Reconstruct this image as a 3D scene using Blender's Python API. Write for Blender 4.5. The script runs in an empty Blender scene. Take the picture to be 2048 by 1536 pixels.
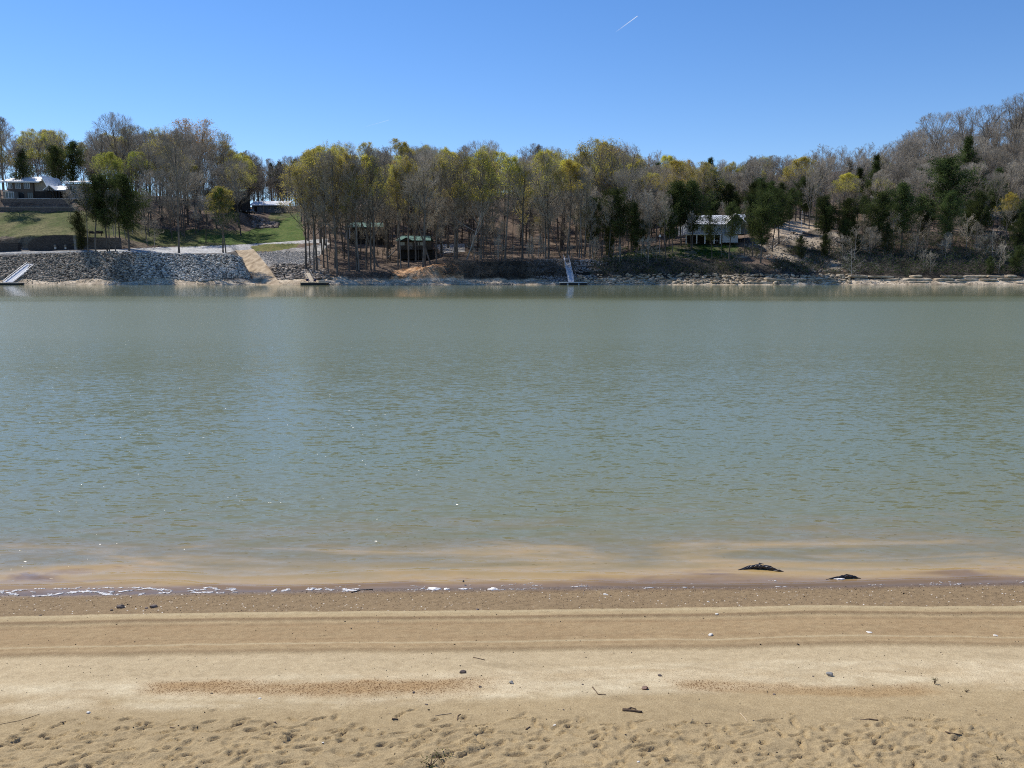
import bpy, math, random
import numpy as np
from math import radians as R
from mathutils import Vector

random.seed(7)
RG = np.random.default_rng(11)
sc = bpy.context.scene
col = sc.collection

# ------------------------------------------------------------------ camera model (photo is 2048 x 1536)
F, H0 = 1577.0, 2.6
PIT = R(7.908)
CP, SP = math.cos(PIT), math.sin(PIT)

def zrow(row, Y):                       # height of the point seen on a photo row at distance Y
    t = (768.0 - row) / F
    return H0 + Y * (t * CP - SP) / (CP + t * SP)
def xcol(u, Y, z):                      # x of the point seen on a photo column
    return (u - 1024.0) / F * (Y * CP - (z - H0) * SP)
def rowof(Y, z):
    return 768.0 - F * (Y * SP + (z - H0) * CP) / (Y * CP - (z - H0) * SP)
def ucol(x, Y, z):
    return 1024.0 + F * x / (Y * CP - (z - H0) * SP)
def pt(u, row, Y):
    z = zrow(row, Y)
    return Vector((xcol(u, Y, z), Y, z))

# ------------------------------------------------------------------ noise
_T = np.random.default_rng(3).random((16, 256, 256))
def vn(x, y, s=0):
    x = np.asarray(x, float); y = np.asarray(y, float)
    xi = np.floor(x).astype(int); yi = np.floor(y).astype(int)
    fx = x - xi; fy = y - yi
    fx = fx * fx * (3 - 2 * fx); fy = fy * fy * (3 - 2 * fy)
    T = _T[s % 16]
    a = T[xi & 255, yi & 255]; b = T[(xi + 1) & 255, yi & 255]
    c = T[xi & 255, (yi + 1) & 255]; d = T[(xi + 1) & 255, (yi + 1) & 255]
    return (a + (b - a) * fx) * (1 - fy) + (c + (d - c) * fx) * fy
def fbm(x, y, s=0, o=4):
    r = 0; a = 1; t = 0
    for i in range(o):
        r = r + a * vn(x * 2 ** i + 17.3 * i, y * 2 ** i - 9.1 * i, s + i); t += a; a *= .5
    return r / t - .5
def sm(a, b, x):
    t = np.clip((x - a) / (b - a), 0, 1)
    return t * t * (3 - 2 * t)

# ------------------------------------------------------------------ materials
def mat(name):
    m = bpy.data.materials.new(name); m.use_nodes = True
    nt = m.node_tree; nt.nodes.clear()
    return m, nt
def N(nt, t, **k):
    n = nt.nodes.new(t)
    for a, b in k.items():
        if a.startswith('i_'):
            n.inputs[a[2:].replace('_', ' ')].default_value = b
        else:
            setattr(n, a, b)
    return n
def L(nt, a, b): nt.links.new(a, b)
def ramp(nt, fac, stops):
    r = nt.nodes.new('ShaderNodeValToRGB')
    e = r.color_ramp.elements
    while len(e) < len(stops): e.new(.5)
    for q, (p, c) in zip(e, stops):
        q.position = p; q.color = (*c, 1) if len(c) == 3 else c
    L(nt, fac, r.inputs[0])
    return r.outputs[0]
def out(nt, sh):
    o = N(nt, 'ShaderNodeOutputMaterial'); L(nt, sh, o.inputs[0])
def mathn(nt, op, a, b=None, clamp=False):
    n = N(nt, 'ShaderNodeMath', operation=op); n.use_clamp = clamp
    for i, v in enumerate((a, b)):
        if v is None: continue
        if isinstance(v, (int, float)): n.inputs[i].default_value = v
        else: L(nt, v, n.inputs[i])
    return n.outputs[0]
def mixc(nt, fac, a, b, blend='MIX'):
    n = N(nt, 'ShaderNodeMix', data_type='RGBA', blend_type=blend)
    for s, v in ((0, fac), (6, a), (7, b)):
        if isinstance(v, (int, float)): n.inputs[s].default_value = v
        elif isinstance(v, tuple): n.inputs[s].default_value = (*v, 1)
        else: L(nt, v, n.inputs[s])
    return n.outputs[2]
def tex(nt, kind='ShaderNodeTexNoise', coord='Object', scale=1.0, vec=(1, 1, 1), **k):
    tc = N(nt, 'ShaderNodeTexCoord'); mp = N(nt, 'ShaderNodeMapping')
    mp.inputs['Scale'].default_value = vec
    L(nt, tc.outputs[coord], mp.inputs[0])
    n = nt.nodes.new(kind)
    L(nt, mp.outputs[0], n.inputs['Vector'])
    if 'Scale' in n.inputs: n.inputs['Scale'].default_value = scale
    for a, b in k.items(): n.inputs[a].default_value = b
    return n

def simple(name, c1, c2, scale=3.0, rough=.8, bump=0.0, spec=.3, vec=(1, 1, 1), metal=0, rnd=0.0, detail=4.0, bdist=.05):
    m, nt = mat(name)
    n = tex(nt, scale=scale, vec=vec, Detail=detail)
    c = ramp(nt, n.outputs[0], [(.3, c1), (.7, c2)])
    if rnd:
        oi = N(nt, 'ShaderNodeObjectInfo')
        v = mathn(nt, 'ADD', mathn(nt, 'MULTIPLY', oi.outputs['Random'], rnd * 2), 1 - rnd)
        hs = N(nt, 'ShaderNodeHueSaturation'); L(nt, v, hs.inputs['Value']); L(nt, c, hs.inputs['Color'])
        c = hs.outputs[0]
    p = N(nt, 'ShaderNodeBsdfPrincipled'); L(nt, c, p.inputs['Base Color'])
    p.inputs['Roughness'].default_value = rough; p.inputs['Metallic'].default_value = metal
    p.inputs['Specular IOR Level'].default_value = spec
    if bump:
        b = N(nt, 'ShaderNodeBump'); b.inputs['Strength'].default_value = bump
        b.inputs['Distance'].default_value = bdist
        L(nt, n.outputs[0], b.inputs['Height']); L(nt, b.outputs[0], p.inputs['Normal'])
    out(nt, p.outputs[0])
    return m

def foliage(name, c1, c2, trans=.45, rnd=.25, scale=.35):
    m, nt = mat(name)
    n = tex(nt, scale=scale, Detail=3.0)
    c = ramp(nt, n.outputs[0], [(.35, c1), (.65, c2)])
    oi = N(nt, 'ShaderNodeObjectInfo')
    v = mathn(nt, 'ADD', mathn(nt, 'MULTIPLY', oi.outputs['Random'], rnd * 2), 1 - rnd)
    h = mathn(nt, 'ADD', mathn(nt, 'MULTIPLY', oi.outputs['Random'], .03), .485)
    hs = N(nt, 'ShaderNodeHueSaturation'); L(nt, v, hs.inputs['Value']); L(nt, h, hs.inputs['Hue']); L(nt, c, hs.inputs['Color'])
    d = N(nt, 'ShaderNodeBsdfDiffuse'); t = N(nt, 'ShaderNodeBsdfTranslucent')
    L(nt, hs.outputs[0], d.inputs[0]); L(nt, hs.outputs[0], t.inputs[0])
    mx = N(nt, 'ShaderNodeMixShader'); mx.inputs[0].default_value = trans
    L(nt, d.outputs[0], mx.inputs[1]); L(nt, t.outputs[0], mx.inputs[2])
    out(nt, mx.outputs[0])
    return m

M = {}
M['bark'] = simple('bark', (.07, .06, .05), (.22, .195, .17), 2.2, .95, .5, .1, (1, 1, .25), rnd=.3)
M['twig'] = simple('twig', (.27, .235, .18), (.51, .45, .36), .5, .9, 0, .15, rnd=.3)
M['pale_bark'] = simple('pale_bark', (.25, .23, .20), (.52, .49, .44), 1.5, .9, .3, .1, (1, 1, .4))
M['olive_leaf'] = foliage('olive_leaf', (.35, .33, .06), (.58, .50, .11), .62)
M['yellow_leaf'] = foliage('yellow_leaf', (.42, .38, .055), (.66, .55, .10), .6)
M['lime_leaf'] = foliage('lime_leaf', (.30, .36, .05), (.50, .50, .12), .5)
M['orange_leaf'] = foliage('orange_leaf', (.36, .20, .05), (.50, .31, .08), .55)
M['green_leaf'] = foliage('green_leaf', (.035, .075, .014), (.08, .13, .028), .3)
M['pink_leaf'] = foliage('pink_leaf', (.25, .13, .2), (.4, .24, .33), .3)
M['cedar'] = foliage('cedar', (.034, .050, .018), (.11, .135, .045), .35, .4, .6)
M['brush_twig'] = simple('brush_twig', (.065, .055, .043), (.28, .245, .20), .25, .95, 0, .1)

def attr_ground(name, fine=(2.0, .25), speck=None, rough=.95):
    m, nt = mat(name)
    a = N(nt, 'ShaderNodeAttribute'); a.attribute_name = 'Col'
    n1 = tex(nt, scale=fine[0], Detail=6.0)
    n1.inputs['Roughness'].default_value = .75
    v = ramp(nt, n1.outputs[0], [(.3, (1 - fine[1] * 1.6,) * 3), (.7, (1 + fine[1],) * 3)])
    c = mixc(nt, 1.0, a.outputs['Color'], v, 'MULTIPLY')
    p = N(nt, 'ShaderNodeBsdfPrincipled'); L(nt, c, p.inputs['Base Color'])
    p.inputs['Roughness'].default_value = rough; p.inputs['Specular IOR Level'].default_value = .15
    b = N(nt, 'ShaderNodeBump'); b.inputs['Strength'].default_value = .8; b.inputs['Distance'].default_value = .35
    L(nt, n1.outputs[0], b.inputs['Height']); L(nt, b.outputs[0], p.inputs['Normal'])
    out(nt, p.outputs[0])
    return m
M['ground'] = attr_ground('ground', (1.6, .45))
M['stone_attr'] = attr_ground('stone_attr', (2.5, .25))

# ------------------------------------------------------------------ mesh helpers
def mesh(name, v, f, material, parent=None, smooth=False, colr=None):
    me = bpy.data.meshes.new(name)
    v = np.asarray(v, np.float32)
    if isinstance(f, np.ndarray):
        k = f.shape[1]
        me.vertices.add(len(v)); me.vertices.foreach_set('co', v.ravel())
        me.loops.add(f.size); me.loops.foreach_set('vertex_index', f.astype(np.int32).ravel())
        me.polygons.add(len(f))
        me.polygons.foreach_set('loop_start', np.arange(0, f.size, k, dtype=np.int32))
        me.polygons.foreach_set('loop_total', np.full(len(f), k, np.int32))
        me.update(calc_edges=True)
    else:
        me.from_pydata(v.tolist(), [], [list(q) for q in f]); me.update()
    if smooth: me.polygons.foreach_set('use_smooth', np.ones(len(me.polygons), bool))
    if colr is not None:
        at = me.color_attributes.new('Col', 'FLOAT_COLOR', 'POINT')
        c = np.ones((len(v), 4), np.float32); c[:, :3] = colr
        at.data.foreach_set('color', c.ravel())
    me.materials.append(material)
    o = bpy.data.objects.new(name, me); col.objects.link(o)
    if parent is not None: o.parent = parent
    return o
def tag(o, label=None, cat=None, group=None, kind=None):
    if label: o['label'] = label
    if cat: o['category'] = cat
    if group: o['group'] = group
    if kind: o['kind'] = kind
    return o
def empty(name, loc, label, cat, group=None, rz=0):
    o = bpy.data.objects.new(name, None); col.objects.link(o)
    o.location = loc; o.rotation_euler = (0, 0, rz)
    o.empty_display_size = .2
    return tag(o, label, cat, group)

class MB:
    def __init__(s): s.v = []; s.f = []
    def box(s, a, b):
        x0, y0, z0 = a; x1, y1, z1 = b; n = len(s.v)
        s.v += [(x0, y0, z0), (x1, y0, z0), (x1, y1, z0), (x0, y1, z0), (x0, y0, z1), (x1, y0, z1), (x1, y1, z1), (x0, y1, z1)]
        s.f += [tuple(n + i for i in q) for q in ((0, 3, 2, 1), (4, 5, 6, 7), (0, 1, 5, 4), (1, 2, 6, 5), (2, 3, 7, 6), (3, 0, 4, 7))]
        return s
    def bar(s, p, q, w, h=None):                       # square bar between two points
        h = h or w
        p = Vector(p); q = Vector(q); d = (q - p).normalized()
        a = d.cross(Vector((0, 0, 1)))
        if a.length < 1e-3: a = Vector((1, 0, 0))
        a.normalize(); b = a.cross(d).normalized()
        n = len(s.v)
        for e in (p, q):
            for (i, j) in ((-1, -1), (1, -1), (1, 1), (-1, 1)):
                s.v.append(tuple(e + a * i * w / 2 + b * j * h / 2))
        s.f += [tuple(n + i for i in g) for g in ((0, 1, 2, 3), (7, 6, 5, 4), (0, 4, 5, 1), (1, 5, 6, 2), (2, 6, 7, 3), (3, 7, 4, 0))]
        return s
    def prism(s, poly, d):                             # polygon (list of vec) extruded by vector d
        n = len(s.v); k = len(poly); d = Vector(d)
        s.v += [tuple(Vector(p)) for p in poly] + [tuple(Vector(p) + d) for p in poly]
        s.f += [tuple(range(n, n + k)), tuple(range(n + 2 * k - 1, n + k - 1, -1))]
        s.f += [(n + i, n + k + i, n + k + (i + 1) % k, n + (i + 1) % k) for i in range(k)]
        return s
    def build(s, name, m, parent=None, loc=(0, 0, 0), bevel=0):
        v = np.array(s.v) - np.array(loc)
        o = mesh(name, v, s.f, m, parent)
        if bevel:
            md = o.modifiers.new('b', 'BEVEL'); md.width = bevel; md.segments = 2
        return o

def tubes(P0, P1, R0, R1, k=4):
    P0 = np.asarray(P0, float); P1 = np.asarray(P1, float); R0 = np.asarray(R0, float); R1 = np.asarray(R1, float)
    n = len(P0); d = P1 - P0; d /= (np.linalg.norm(d, axis=1, keepdims=True) + 1e-9)
    up = np.where(np.abs(d[:, 2:3]) > .9, np.array([[1., 0, 0]]), np.array([[0, 0, 1.]]))
    a = np.cross(d, up); a /= (np.linalg.norm(a, axis=1, keepdims=True) + 1e-9); b = np.cross(d, a)
    V = np.zeros((n, 2 * k, 3))
    for i in range(k):
        w = 2 * math.pi * i / k
        o = a * math.cos(w) + b * math.sin(w)
        V[:, i] = P0 + o * R0[:, None]; V[:, k + i] = P1 + o * R1[:, None]
    base = (np.arange(n) * 2 * k)[:, None, None]
    q = np.array([[i, (i + 1) % k, k + (i + 1) % k, k + i] for i in range(k)])[None]
    return V.reshape(-1, 3), (base + q).reshape(-1, 4)

def loft(pts, rad, k=8, seed=0, rough=.15):           # continuous bent tube with capped ends
    pts = [Vector(p) for p in pts]; r = random.Random(seed); V = []; Fc = []
    for i, p in enumerate(pts):
        d = (pts[min(i + 1, len(pts) - 1)] - pts[max(i - 1, 0)]).normalized()
        a = d.cross(Vector((0, 0, 1)))
        if a.length < .1: a = d.cross(Vector((1, 0, 0)))
        a.normalize(); b = a.cross(d)
        for j in range(k):
            w = 2 * math.pi * j / k; q = rad[i] * (1 + r.uniform(-rough, rough))
            V.append(p + a * math.cos(w) * q + b * math.sin(w) * q)
    for i in range(len(pts) - 1):
        for j in range(k):
            Fc.append((i * k + j, i * k + (j + 1) % k, (i + 1) * k + (j + 1) % k, (i + 1) * k + j))
    Fc.append(tuple(range(k - 1, -1, -1))); Fc.append(tuple((len(pts) - 1) * k + j for j in range(k)))
    return [tuple(v) for v in V], Fc

# icosphere data for stones
def ico(sub):
    import bmesh
    bm = bmesh.new(); bmesh.ops.create_icosphere(bm, subdivisions=sub, radius=1)
    v = np.array([q.co[:] for q in bm.verts]); f = np.array([[q.index for q in g.verts] for g in bm.faces])
    bm.free(); return v, f
ICO1, ICO2, ICO3 = ico(1), ico(2), ico(3)
def rock_shapes(n, base, rough, seed, box=.0):
    g = np.random.default_rng(seed); res = []
    for i in range(n):
        v = base[0].copy()
        v = np.sign(v) * np.abs(v) ** (1 - box)
        for _ in range(9):                            # planar cuts give an angular stone
            d = g.normal(size=3); d /= np.linalg.norm(d); h = g.uniform(.55, .9)
            t = v @ d; ex = np.clip(t - h, 0, None)
            v = v - ex[:, None] * d
        v *= 1 + g.uniform(-rough, rough, (len(v), 1))
        res.append(v)
    return res
def scatter_rocks(P, S, shapes, faces, g, flat=(.55, .9)):
    n = len(P); nv = len(shapes[0]); V = np.zeros((n, nv, 3))
    sh = np.array(shapes)[g.integers(0, len(shapes), n)]
    sc3 = np.stack([g.uniform(.8, 1.35, n), g.uniform(.8, 1.2, n), g.uniform(*flat, n)], 1) * S[:, None]
    sh = sh * sc3[:, None, :]
    a = g.uniform(0, 6.28, n); t = g.normal(0, .35, n); ca, sa, ct, st = np.cos(a), np.sin(a), np.cos(t), np.sin(t)
    y = sh[:, :, 1] * ct[:, None] - sh[:, :, 2] * st[:, None]; z = sh[:, :, 1] * st[:, None] + sh[:, :, 2] * ct[:, None]
    x = sh[:, :, 0]
    V[:, :, 0] = x * ca[:, None] - y * sa[:, None]; V[:, :, 1] = x * sa[:, None] + y * ca[:, None]; V[:, :, 2] = z
    V += P[:, None, :]
    Fc = (np.arange(n) * nv)[:, None, None] + faces[None]
    return V.reshape(-1, 3), Fc.reshape(-1, 3), nv

# ------------------------------------------------------------------ camera, sky, sun
cd = bpy.data.cameras.new('camera'); cam = bpy.data.objects.new('camera', cd); col.objects.link(cam)
cam.location = (0, 0, H0); cam.rotation_euler = (R(90) - PIT, 0, 0)
cd.sensor_width = 36; cd.lens = 36 * F / 2048; cd.clip_start = .1; cd.clip_end = 40000
sc.camera = cam
SAZ, SEL = R(47), R(50)                                # sun: ahead and to the left
sv = Vector((-math.sin(SAZ) * math.cos(SEL), math.cos(SAZ) * math.cos(SEL), math.sin(SEL)))
sl = bpy.data.lights.new('sun', 'SUN'); so = bpy.data.objects.new('sun', sl); col.objects.link(so)
sl.energy = 4.9; sl.angle = R(.53); sl.color = (1, .95, .87)
so.rotation_euler = (-sv).to_track_quat('-Z', 'Y').to_euler()
w = bpy.data.worlds.new('World'); sc.world = w; w.use_nodes = True
nt = w.node_tree; nt.nodes.clear()
sk = N(nt, 'ShaderNodeTexSky', sky_type='NISHITA'); sk.sun_disc = False
sk.sun_elevation = SEL; sk.sun_rotation = -SAZ; sk.altitude = 200
sk.air_density = 1.0; sk.dust_density = 0.0; sk.ozone_density = 1.6
bg = N(nt, 'ShaderNodeBackground'); bg.inputs[1].default_value = .135
hs = N(nt, 'ShaderNodeHueSaturation'); hs.inputs['Saturation'].default_value = 1.24
wo = N(nt, 'ShaderNodeOutputWorld')
L(nt, sk.outputs[0], hs.inputs['Color']); L(nt, mixc(nt, 1.0, hs.outputs[0], (.80, .86, 1.04), 'MULTIPLY'), bg.inputs[0]); L(nt, bg.outputs[0], wo.inputs[0])
sc.view_settings.view_transform = 'Standard'; sc.view_settings.look = 'None'
sc.view_settings.exposure = 0; sc.view_settings.gamma = 1
sc.render.engine = 'CYCLES'
sc.cycles.use_denoising = False
sc.cycles.sample_clamp_direct = 4.0; sc.cycles.sample_clamp_indirect = 4.0; sc.cycles.max_bounces = 5; sc.cycles.transparent_max_bounces = 12
sc.cycles.caustics_reflective = False; sc.cycles.caustics_refractive = False
sc.cycles.filter_width = 1.05

# ------------------------------------------------------------------ far bank terrain, profiles (distance, photo row) per photo column
PROF = {
 -300: [(201, 560), (212, 508), (217, 503), (219, 478), (245, 424), (250, 397), (275, 392), (330, 380), (450, 385)],
 0:    [(201, 560), (212, 508), (217, 503), (219, 478), (245, 424), (250, 397), (275, 392), (330, 380), (450, 385)],
 60:   [(201, 560), (212, 506), (217, 501), (219, 471), (245, 424), (250, 397), (275, 392), (330, 380), (450, 385)],
 150:  [(201, 560), (212, 503), (217, 499), (219, 470), (245, 424), (250, 402), (275, 394), (330, 380), (450, 385)],
 235:  [(201, 560), (212, 502), (222, 495), (226, 486), (250, 445), (265, 425), (290, 405), (340, 388), (450, 390)],
 300:  [(201, 560), (211, 506), (232, 494), (238, 486), (260, 450), (275, 425), (295, 403), (340, 392), (450, 392)],
 400:  [(201, 560), (211, 509), (232, 495), (240, 486), (262, 455), (280, 432), (295, 416), (340, 400), (450, 400)],
 460:  [(201, 560), (211, 512), (232, 494), (240, 487), (262, 462), (282, 442), (292, 421), (340, 410), (450, 410)],
 478:  [(201, 561), (211, 516), (230, 498), (240, 490), (262, 470), (284, 450), (290, 424), (340, 414), (450, 414)],
 515:  [(201, 563), (215, 540), (236, 500), (242, 493), (262, 476), (284, 458), (300, 434), (330, 424), (450, 414)],
 545:  [(201, 563), (208, 549), (213, 530), (236, 500), (242, 487), (262, 474), (300, 445), (330, 425), (450, 412)],
 600:  [(201, 563), (208, 547), (214, 528), (236, 500), (244, 486), (262, 474), (300, 445), (330, 425), (450, 412)],
 650:  [(202, 561), (207, 549), (220, 530), (240, 498), (260, 482), (300, 448), (340, 425), (450, 405)],
 720:  [(203, 560), (205, 548), (210, 543), (225, 525), (245, 503), (290, 462), (335, 420), (450, 395)],
 780:  [(203, 560), (205, 548), (210, 540), (225, 526), (245, 508), (290, 466), (335, 418), (450, 390)],
 850:  [(203, 561), (207, 541), (212, 534), (225, 522), (245, 510), (290, 472), (335, 415), (450, 390)],
 890:  [(203, 561), (208, 529), (214, 524), (228, 514), (250, 497), (290, 474), (335, 415), (450, 390)],
 960:  [(203, 561), (209, 524), (215, 519), (235, 510), (255, 498), (295, 470), (340, 412), (450, 385)],
 1100: [(203, 562), (210, 520), (216, 516), (240, 508), (260, 498), (300, 468), (345, 410), (450, 385)],
 1200: [(203, 562), (210, 521), (216, 515), (240, 506), (260, 494), (300, 466), (345, 412), (450, 390)],
 1280: [(203, 560), (210, 524), (218, 511), (232, 500), (260, 488), (300, 462), (345, 418), (450, 395)],
 1370: [(203, 558), (210, 526), (218, 509), (228, 490), (234, 486), (260, 474), (300, 450), (345, 420), (450, 392)],
 1460: [(203, 557), (211, 527), (219, 510), (228, 492), (236, 483), (260, 468), (300, 440), (350, 410), (450, 370)],
 1550: [(203, 556), (211, 529), (220, 510), (230, 488), (242, 468), (262, 448), (290, 428), (350, 400), (420, 365), (520, 350)],
 1640: [(203, 554), (212, 535), (222, 508), (234, 482), (246, 468), (270, 450), (310, 428), (350, 398), (420, 355), (520, 345)],
 1750: [(203, 553), (212, 530), (224, 500), (238, 478), (252, 466), (280, 445), (330, 405), (430, 345), (520, 335)],
 1850: [(203, 553), (212, 528), (224, 498), (238, 475), (252, 466), (280, 440), (330, 385), (400, 325), (520, 315)],
 1950: [(203, 553), (212, 528), (224, 498), (238, 474), (252, 464), (280, 432), (330, 370), (395, 305), (520, 300)],
 2050: [(203, 552), (212, 528), (224, 498), (238, 474), (252, 462), (280, 425), (330, 355), (390, 290), (520, 285)],
 2400: [(203, 552), (212, 528), (224, 498), (238, 474), (252, 462), (280, 420), (330, 345), (390, 270), (520, 265)],
}
YS = np.concatenate([np.arange(188, 226, .3), np.arange(226, 300, .8), np.arange(300, 460, 2.5), np.array([480, 520, 600, 700, 850, 1000, 1300])])
_us = sorted(PROF)
_Z = []
for u in _us:
    p = PROF[u]
    yy = [188, 194, 198] + [q[0] for q in p] + [700, 1300]
    zz = [-2.5, -.9, 0] + [zrow(q[1], q[0]) for q in p]
    zz += [zz[-1] + 2, zz[-1] + 2]
    _Z.append(np.interp(YS, yy, zz))
_Z = np.array(_Z)
def RAMPU(Y): return np.interp(Y, [198, 236], [537, 489])
def RAMPH(Y): return np.interp(Y, [198, 236], [24, 19])
def RAMPZ(Y): return np.interp(Y, [190, 198, 236, 245], [-1.2, -.05, zrow(500, 236), zrow(492, 245)])
def ZG(u, Y, noise=True):
    u = np.asarray(u, float); Y = np.asarray(Y, float)
    fu = np.interp(u, _us, np.arange(len(_us))); i = np.clip(np.floor(fu).astype(int), 0, len(_us) - 2); a = fu - i
    a = a * a * (3 - 2 * a)
    fy = np.interp(Y, YS, np.arange(len(YS))); j = np.clip(np.floor(fy).astype(int), 0, len(YS) - 2); b = fy - j
    z = (_Z[i, j] * (1 - b) + _Z[i, j + 1] * b) * (1 - a) + (_Z[i + 1, j] * (1 - b) + _Z[i + 1, j + 1] * b) * a
    if noise:
        k = sm(199, 212, Y)
        x = (u - 1024) / F * Y
        z = z + k * (fbm(x / 9, Y / 9, 1) * .9 + fbm(x / 2.2, Y / 2.2, 5) * .28)
        er = sm(770, 800, u) * (1 - sm(905, 935, u)) * sm(201, 204, Y) * (1 - sm(211, 217, Y))   # eroded clay bank
        z = z + er * (fbm(x / 3.2, Y / 9, 7) * 3.2 + .2)
        z = z + (1 - k) * fbm(x / 3, Y / 1.5, 2) * .45
    # boat ramp cut
    dr = np.abs(u - RAMPU(Y)) - RAMPH(Y)
    kk = (1 - sm(1, 16, dr)) * (1 - sm(234, 240, Y)) * sm(192, 199, Y)
    z = z * (1 - kk) + (RAMPZ(Y) - .12) * kk
    return z

UG = np.concatenate([[-9000, -6000, -4000, -2500, -1600, -1000, -650], np.arange(-400, 2450, 2.2), [2600, 2900, 3400, 4200, 5500, 8000, 11000]])
UU, YY = np.meshgrid(UG, YS)
ZZ = ZG(UU, YY)
XX = (UU - 1024) / F * (YY * CP - (ZZ - H0) * SP)
RR = rowof(YY, ZZ)
def inpoly(px, py, poly):
    r = np.zeros(px.shape, bool); n = len(poly); j = n - 1
    for i in range(n):
        xi, yi = poly[i]; xj, yj = poly[j]
        if yi != yj:
            c = ((yi > py) != (yj > py)) & (px < (xj - xi) * (py - yi) / (yj - yi) + xi)
            r ^= c
        j = i
    return r
def lerp(a, b, t): return np.asarray(a)[None, None] * (1 - t[..., None]) + np.asarray(b)[None, None] * t[..., None]
ju = UU + fbm(XX / 2.5, YY / 2.5, 4) * 14; jr = RR + fbm(XX / 2.5, YY / 2.5, 8) * 7
nA = np.clip(fbm(XX / 5, YY / 7, 3, 5) * 2.2 + .5, 0, 1); nB = np.clip(fbm(XX / 1.3, YY / 1.8, 6, 3) * 2.2 + .5, 0, 1)
C = lerp((.085, .06, .044), (.25, .18, .13), nA * .5 + nB * .5)
grass = lerp((.075, .105, .022), (.20, .18, .075), np.clip(nA * .9 + nB * .35 - .1, 0, 1))
lush = lerp((.07, .13, .018), (.13, .17, .04), nB)
def paint(poly, c, ja=1):
    m = inpoly(ju if ja else UU, jr if ja else RR, poly)
    C[m] = c[m]
const = lambda c: np.broadcast_to(np.array(c), C.shape)
nz = lambda a, b: lerp(a, b, nB)
paint([(-3000, 424), (170, 424), (235, 440), (300, 455), (360, 462), (420, 458), (480, 462), (520, 470), (545, 424), (600, 424), (610, 484), (480, 495), (400, 495), (300, 490), (240, 474), (60, 474), (-3000, 480)], grass)
paint([(400, 470), (480, 468), (560, 440), (600, 424), (610, 480), (500, 489), (400, 485)], lush)
paint([(-3000, 474), (60, 474), (240, 474), (300, 492), (-3000, 520)], nz((.09, .07, .05), (.2, .16, .11)))
paint([(-3000, 570), (-3000, 505), (200, 497), (480, 505), (500, 560), (470, 572)], nz((.10, .09, .078), (.22, .2, .18)))
paint([(-400, 512), (200, 500), (200, 504), (-400, 519)], const((.42, .41, .38)), 0)
paint([(190, 501), (280, 496), (440, 491), (480, 490), (478, 500), (450, 506), (330, 508), (190, 506)], nz((.5, .49, .46), (.66, .65, .62)), 0)
paint([(440, 492), (560, 484), (655, 477), (655, 485), (600, 487), (530, 488), (500, 493), (508, 502), (440, 502)], nz((.46, .45, .42), (.62, .6, .57)), 0)
paint([(500, 493), (530, 488), (600, 487), (592, 495), (545, 503), (510, 503)], nz((.13, .15, .035), (.22, .2, .07)), 0)
paint([(508, 504), (545, 503), (592, 495), (650, 486), (645, 505), (605, 528), (540, 534), (515, 522)], nz((.28, .26, .24), (.45, .43, .4)))
paint([(520, 560), (530, 533), (640, 528), (650, 550), (560, 562)], nz((.14, .11, .09), (.36, .31, .25)))
paint([(565, 529), (598, 522), (632, 500), (648, 483), (660, 486), (645, 505), (612, 528)], const((.52, .5, .46)))
paint([(868, 489), (930, 487), (930, 503), (885, 507)], const((.55, .52, .48)), 0)
paint([(1190, 520), (1240, 508), (1330, 494), (1375, 487), (1470, 487), (1490, 506), (1450, 518), (1340, 514), (1240, 524)], lerp((.045, .085, .016), (.2, .17, .1), np.clip(nA * 1.6 - .3, 0, 1)))
yard = lerp((.09, .07, .05), (.50, .41, .30), np.clip(nA * 1.7 - .5 + .4 * nB, 0, 1))  # dark patches paint in shade as dark litter; pale ones are bare dirt
paint([(1475, 515), (1510, 492), (1545, 478), (1575, 452), (1588, 428), (1625, 428), (1640, 455), (1720, 478), (1730, 505), (1690, 540), (1600, 530), (1540, 510)], yard)
paint([(1540, 462), (1580, 440), (1600, 436), (1640, 455), (1600, 468), (1545, 474)], const((.62, .48, .33)))
paint([(1860, 472), (1860, 455), (2600, 445), (2600, 478)], nz((.25, .18, .14), (.42, .32, .25)))
bankd = nz((.03, .026, .02), (.12, .10, .075))  # shade under the brush, put into the bank ground colour
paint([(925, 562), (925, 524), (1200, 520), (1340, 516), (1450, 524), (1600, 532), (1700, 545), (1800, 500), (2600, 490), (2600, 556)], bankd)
clay = lerp((.42, .20, .08), (.72, .46, .26), nB)
m = inpoly(ju, jr, [(770, 566), (786, 541), (850, 532), (895, 522), (925, 540), (925, 562), (860, 566)]); C[m] = clay[m]
beach = lerp((.46, .36, .24), (.80, .65, .46), nB)
kb = 1 - sm(1.2, 1.9, ZZ + fbm(XX / 4, YY / 3, 9) * 1.4)
C = C * (1 - kb[..., None]) + beach * kb[..., None]
wet = 1 - sm(.02, .16, ZZ)
C = C * (1 - .55 * wet[..., None])
ny, nx = UU.shape
idx = np.arange(nx * ny).reshape(ny, nx)
FQ = np.stack([idx[:-1, :-1], idx[:-1, 1:], idx[1:, 1:], idx[1:, :-1]], -1).reshape(-1, 4)
tag(mesh('far_bank', np.stack([XX, YY, ZZ], -1).reshape(-1, 3), FQ, M['ground'], smooth=True, colr=C.reshape(-1, 3)), kind='structure')

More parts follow.
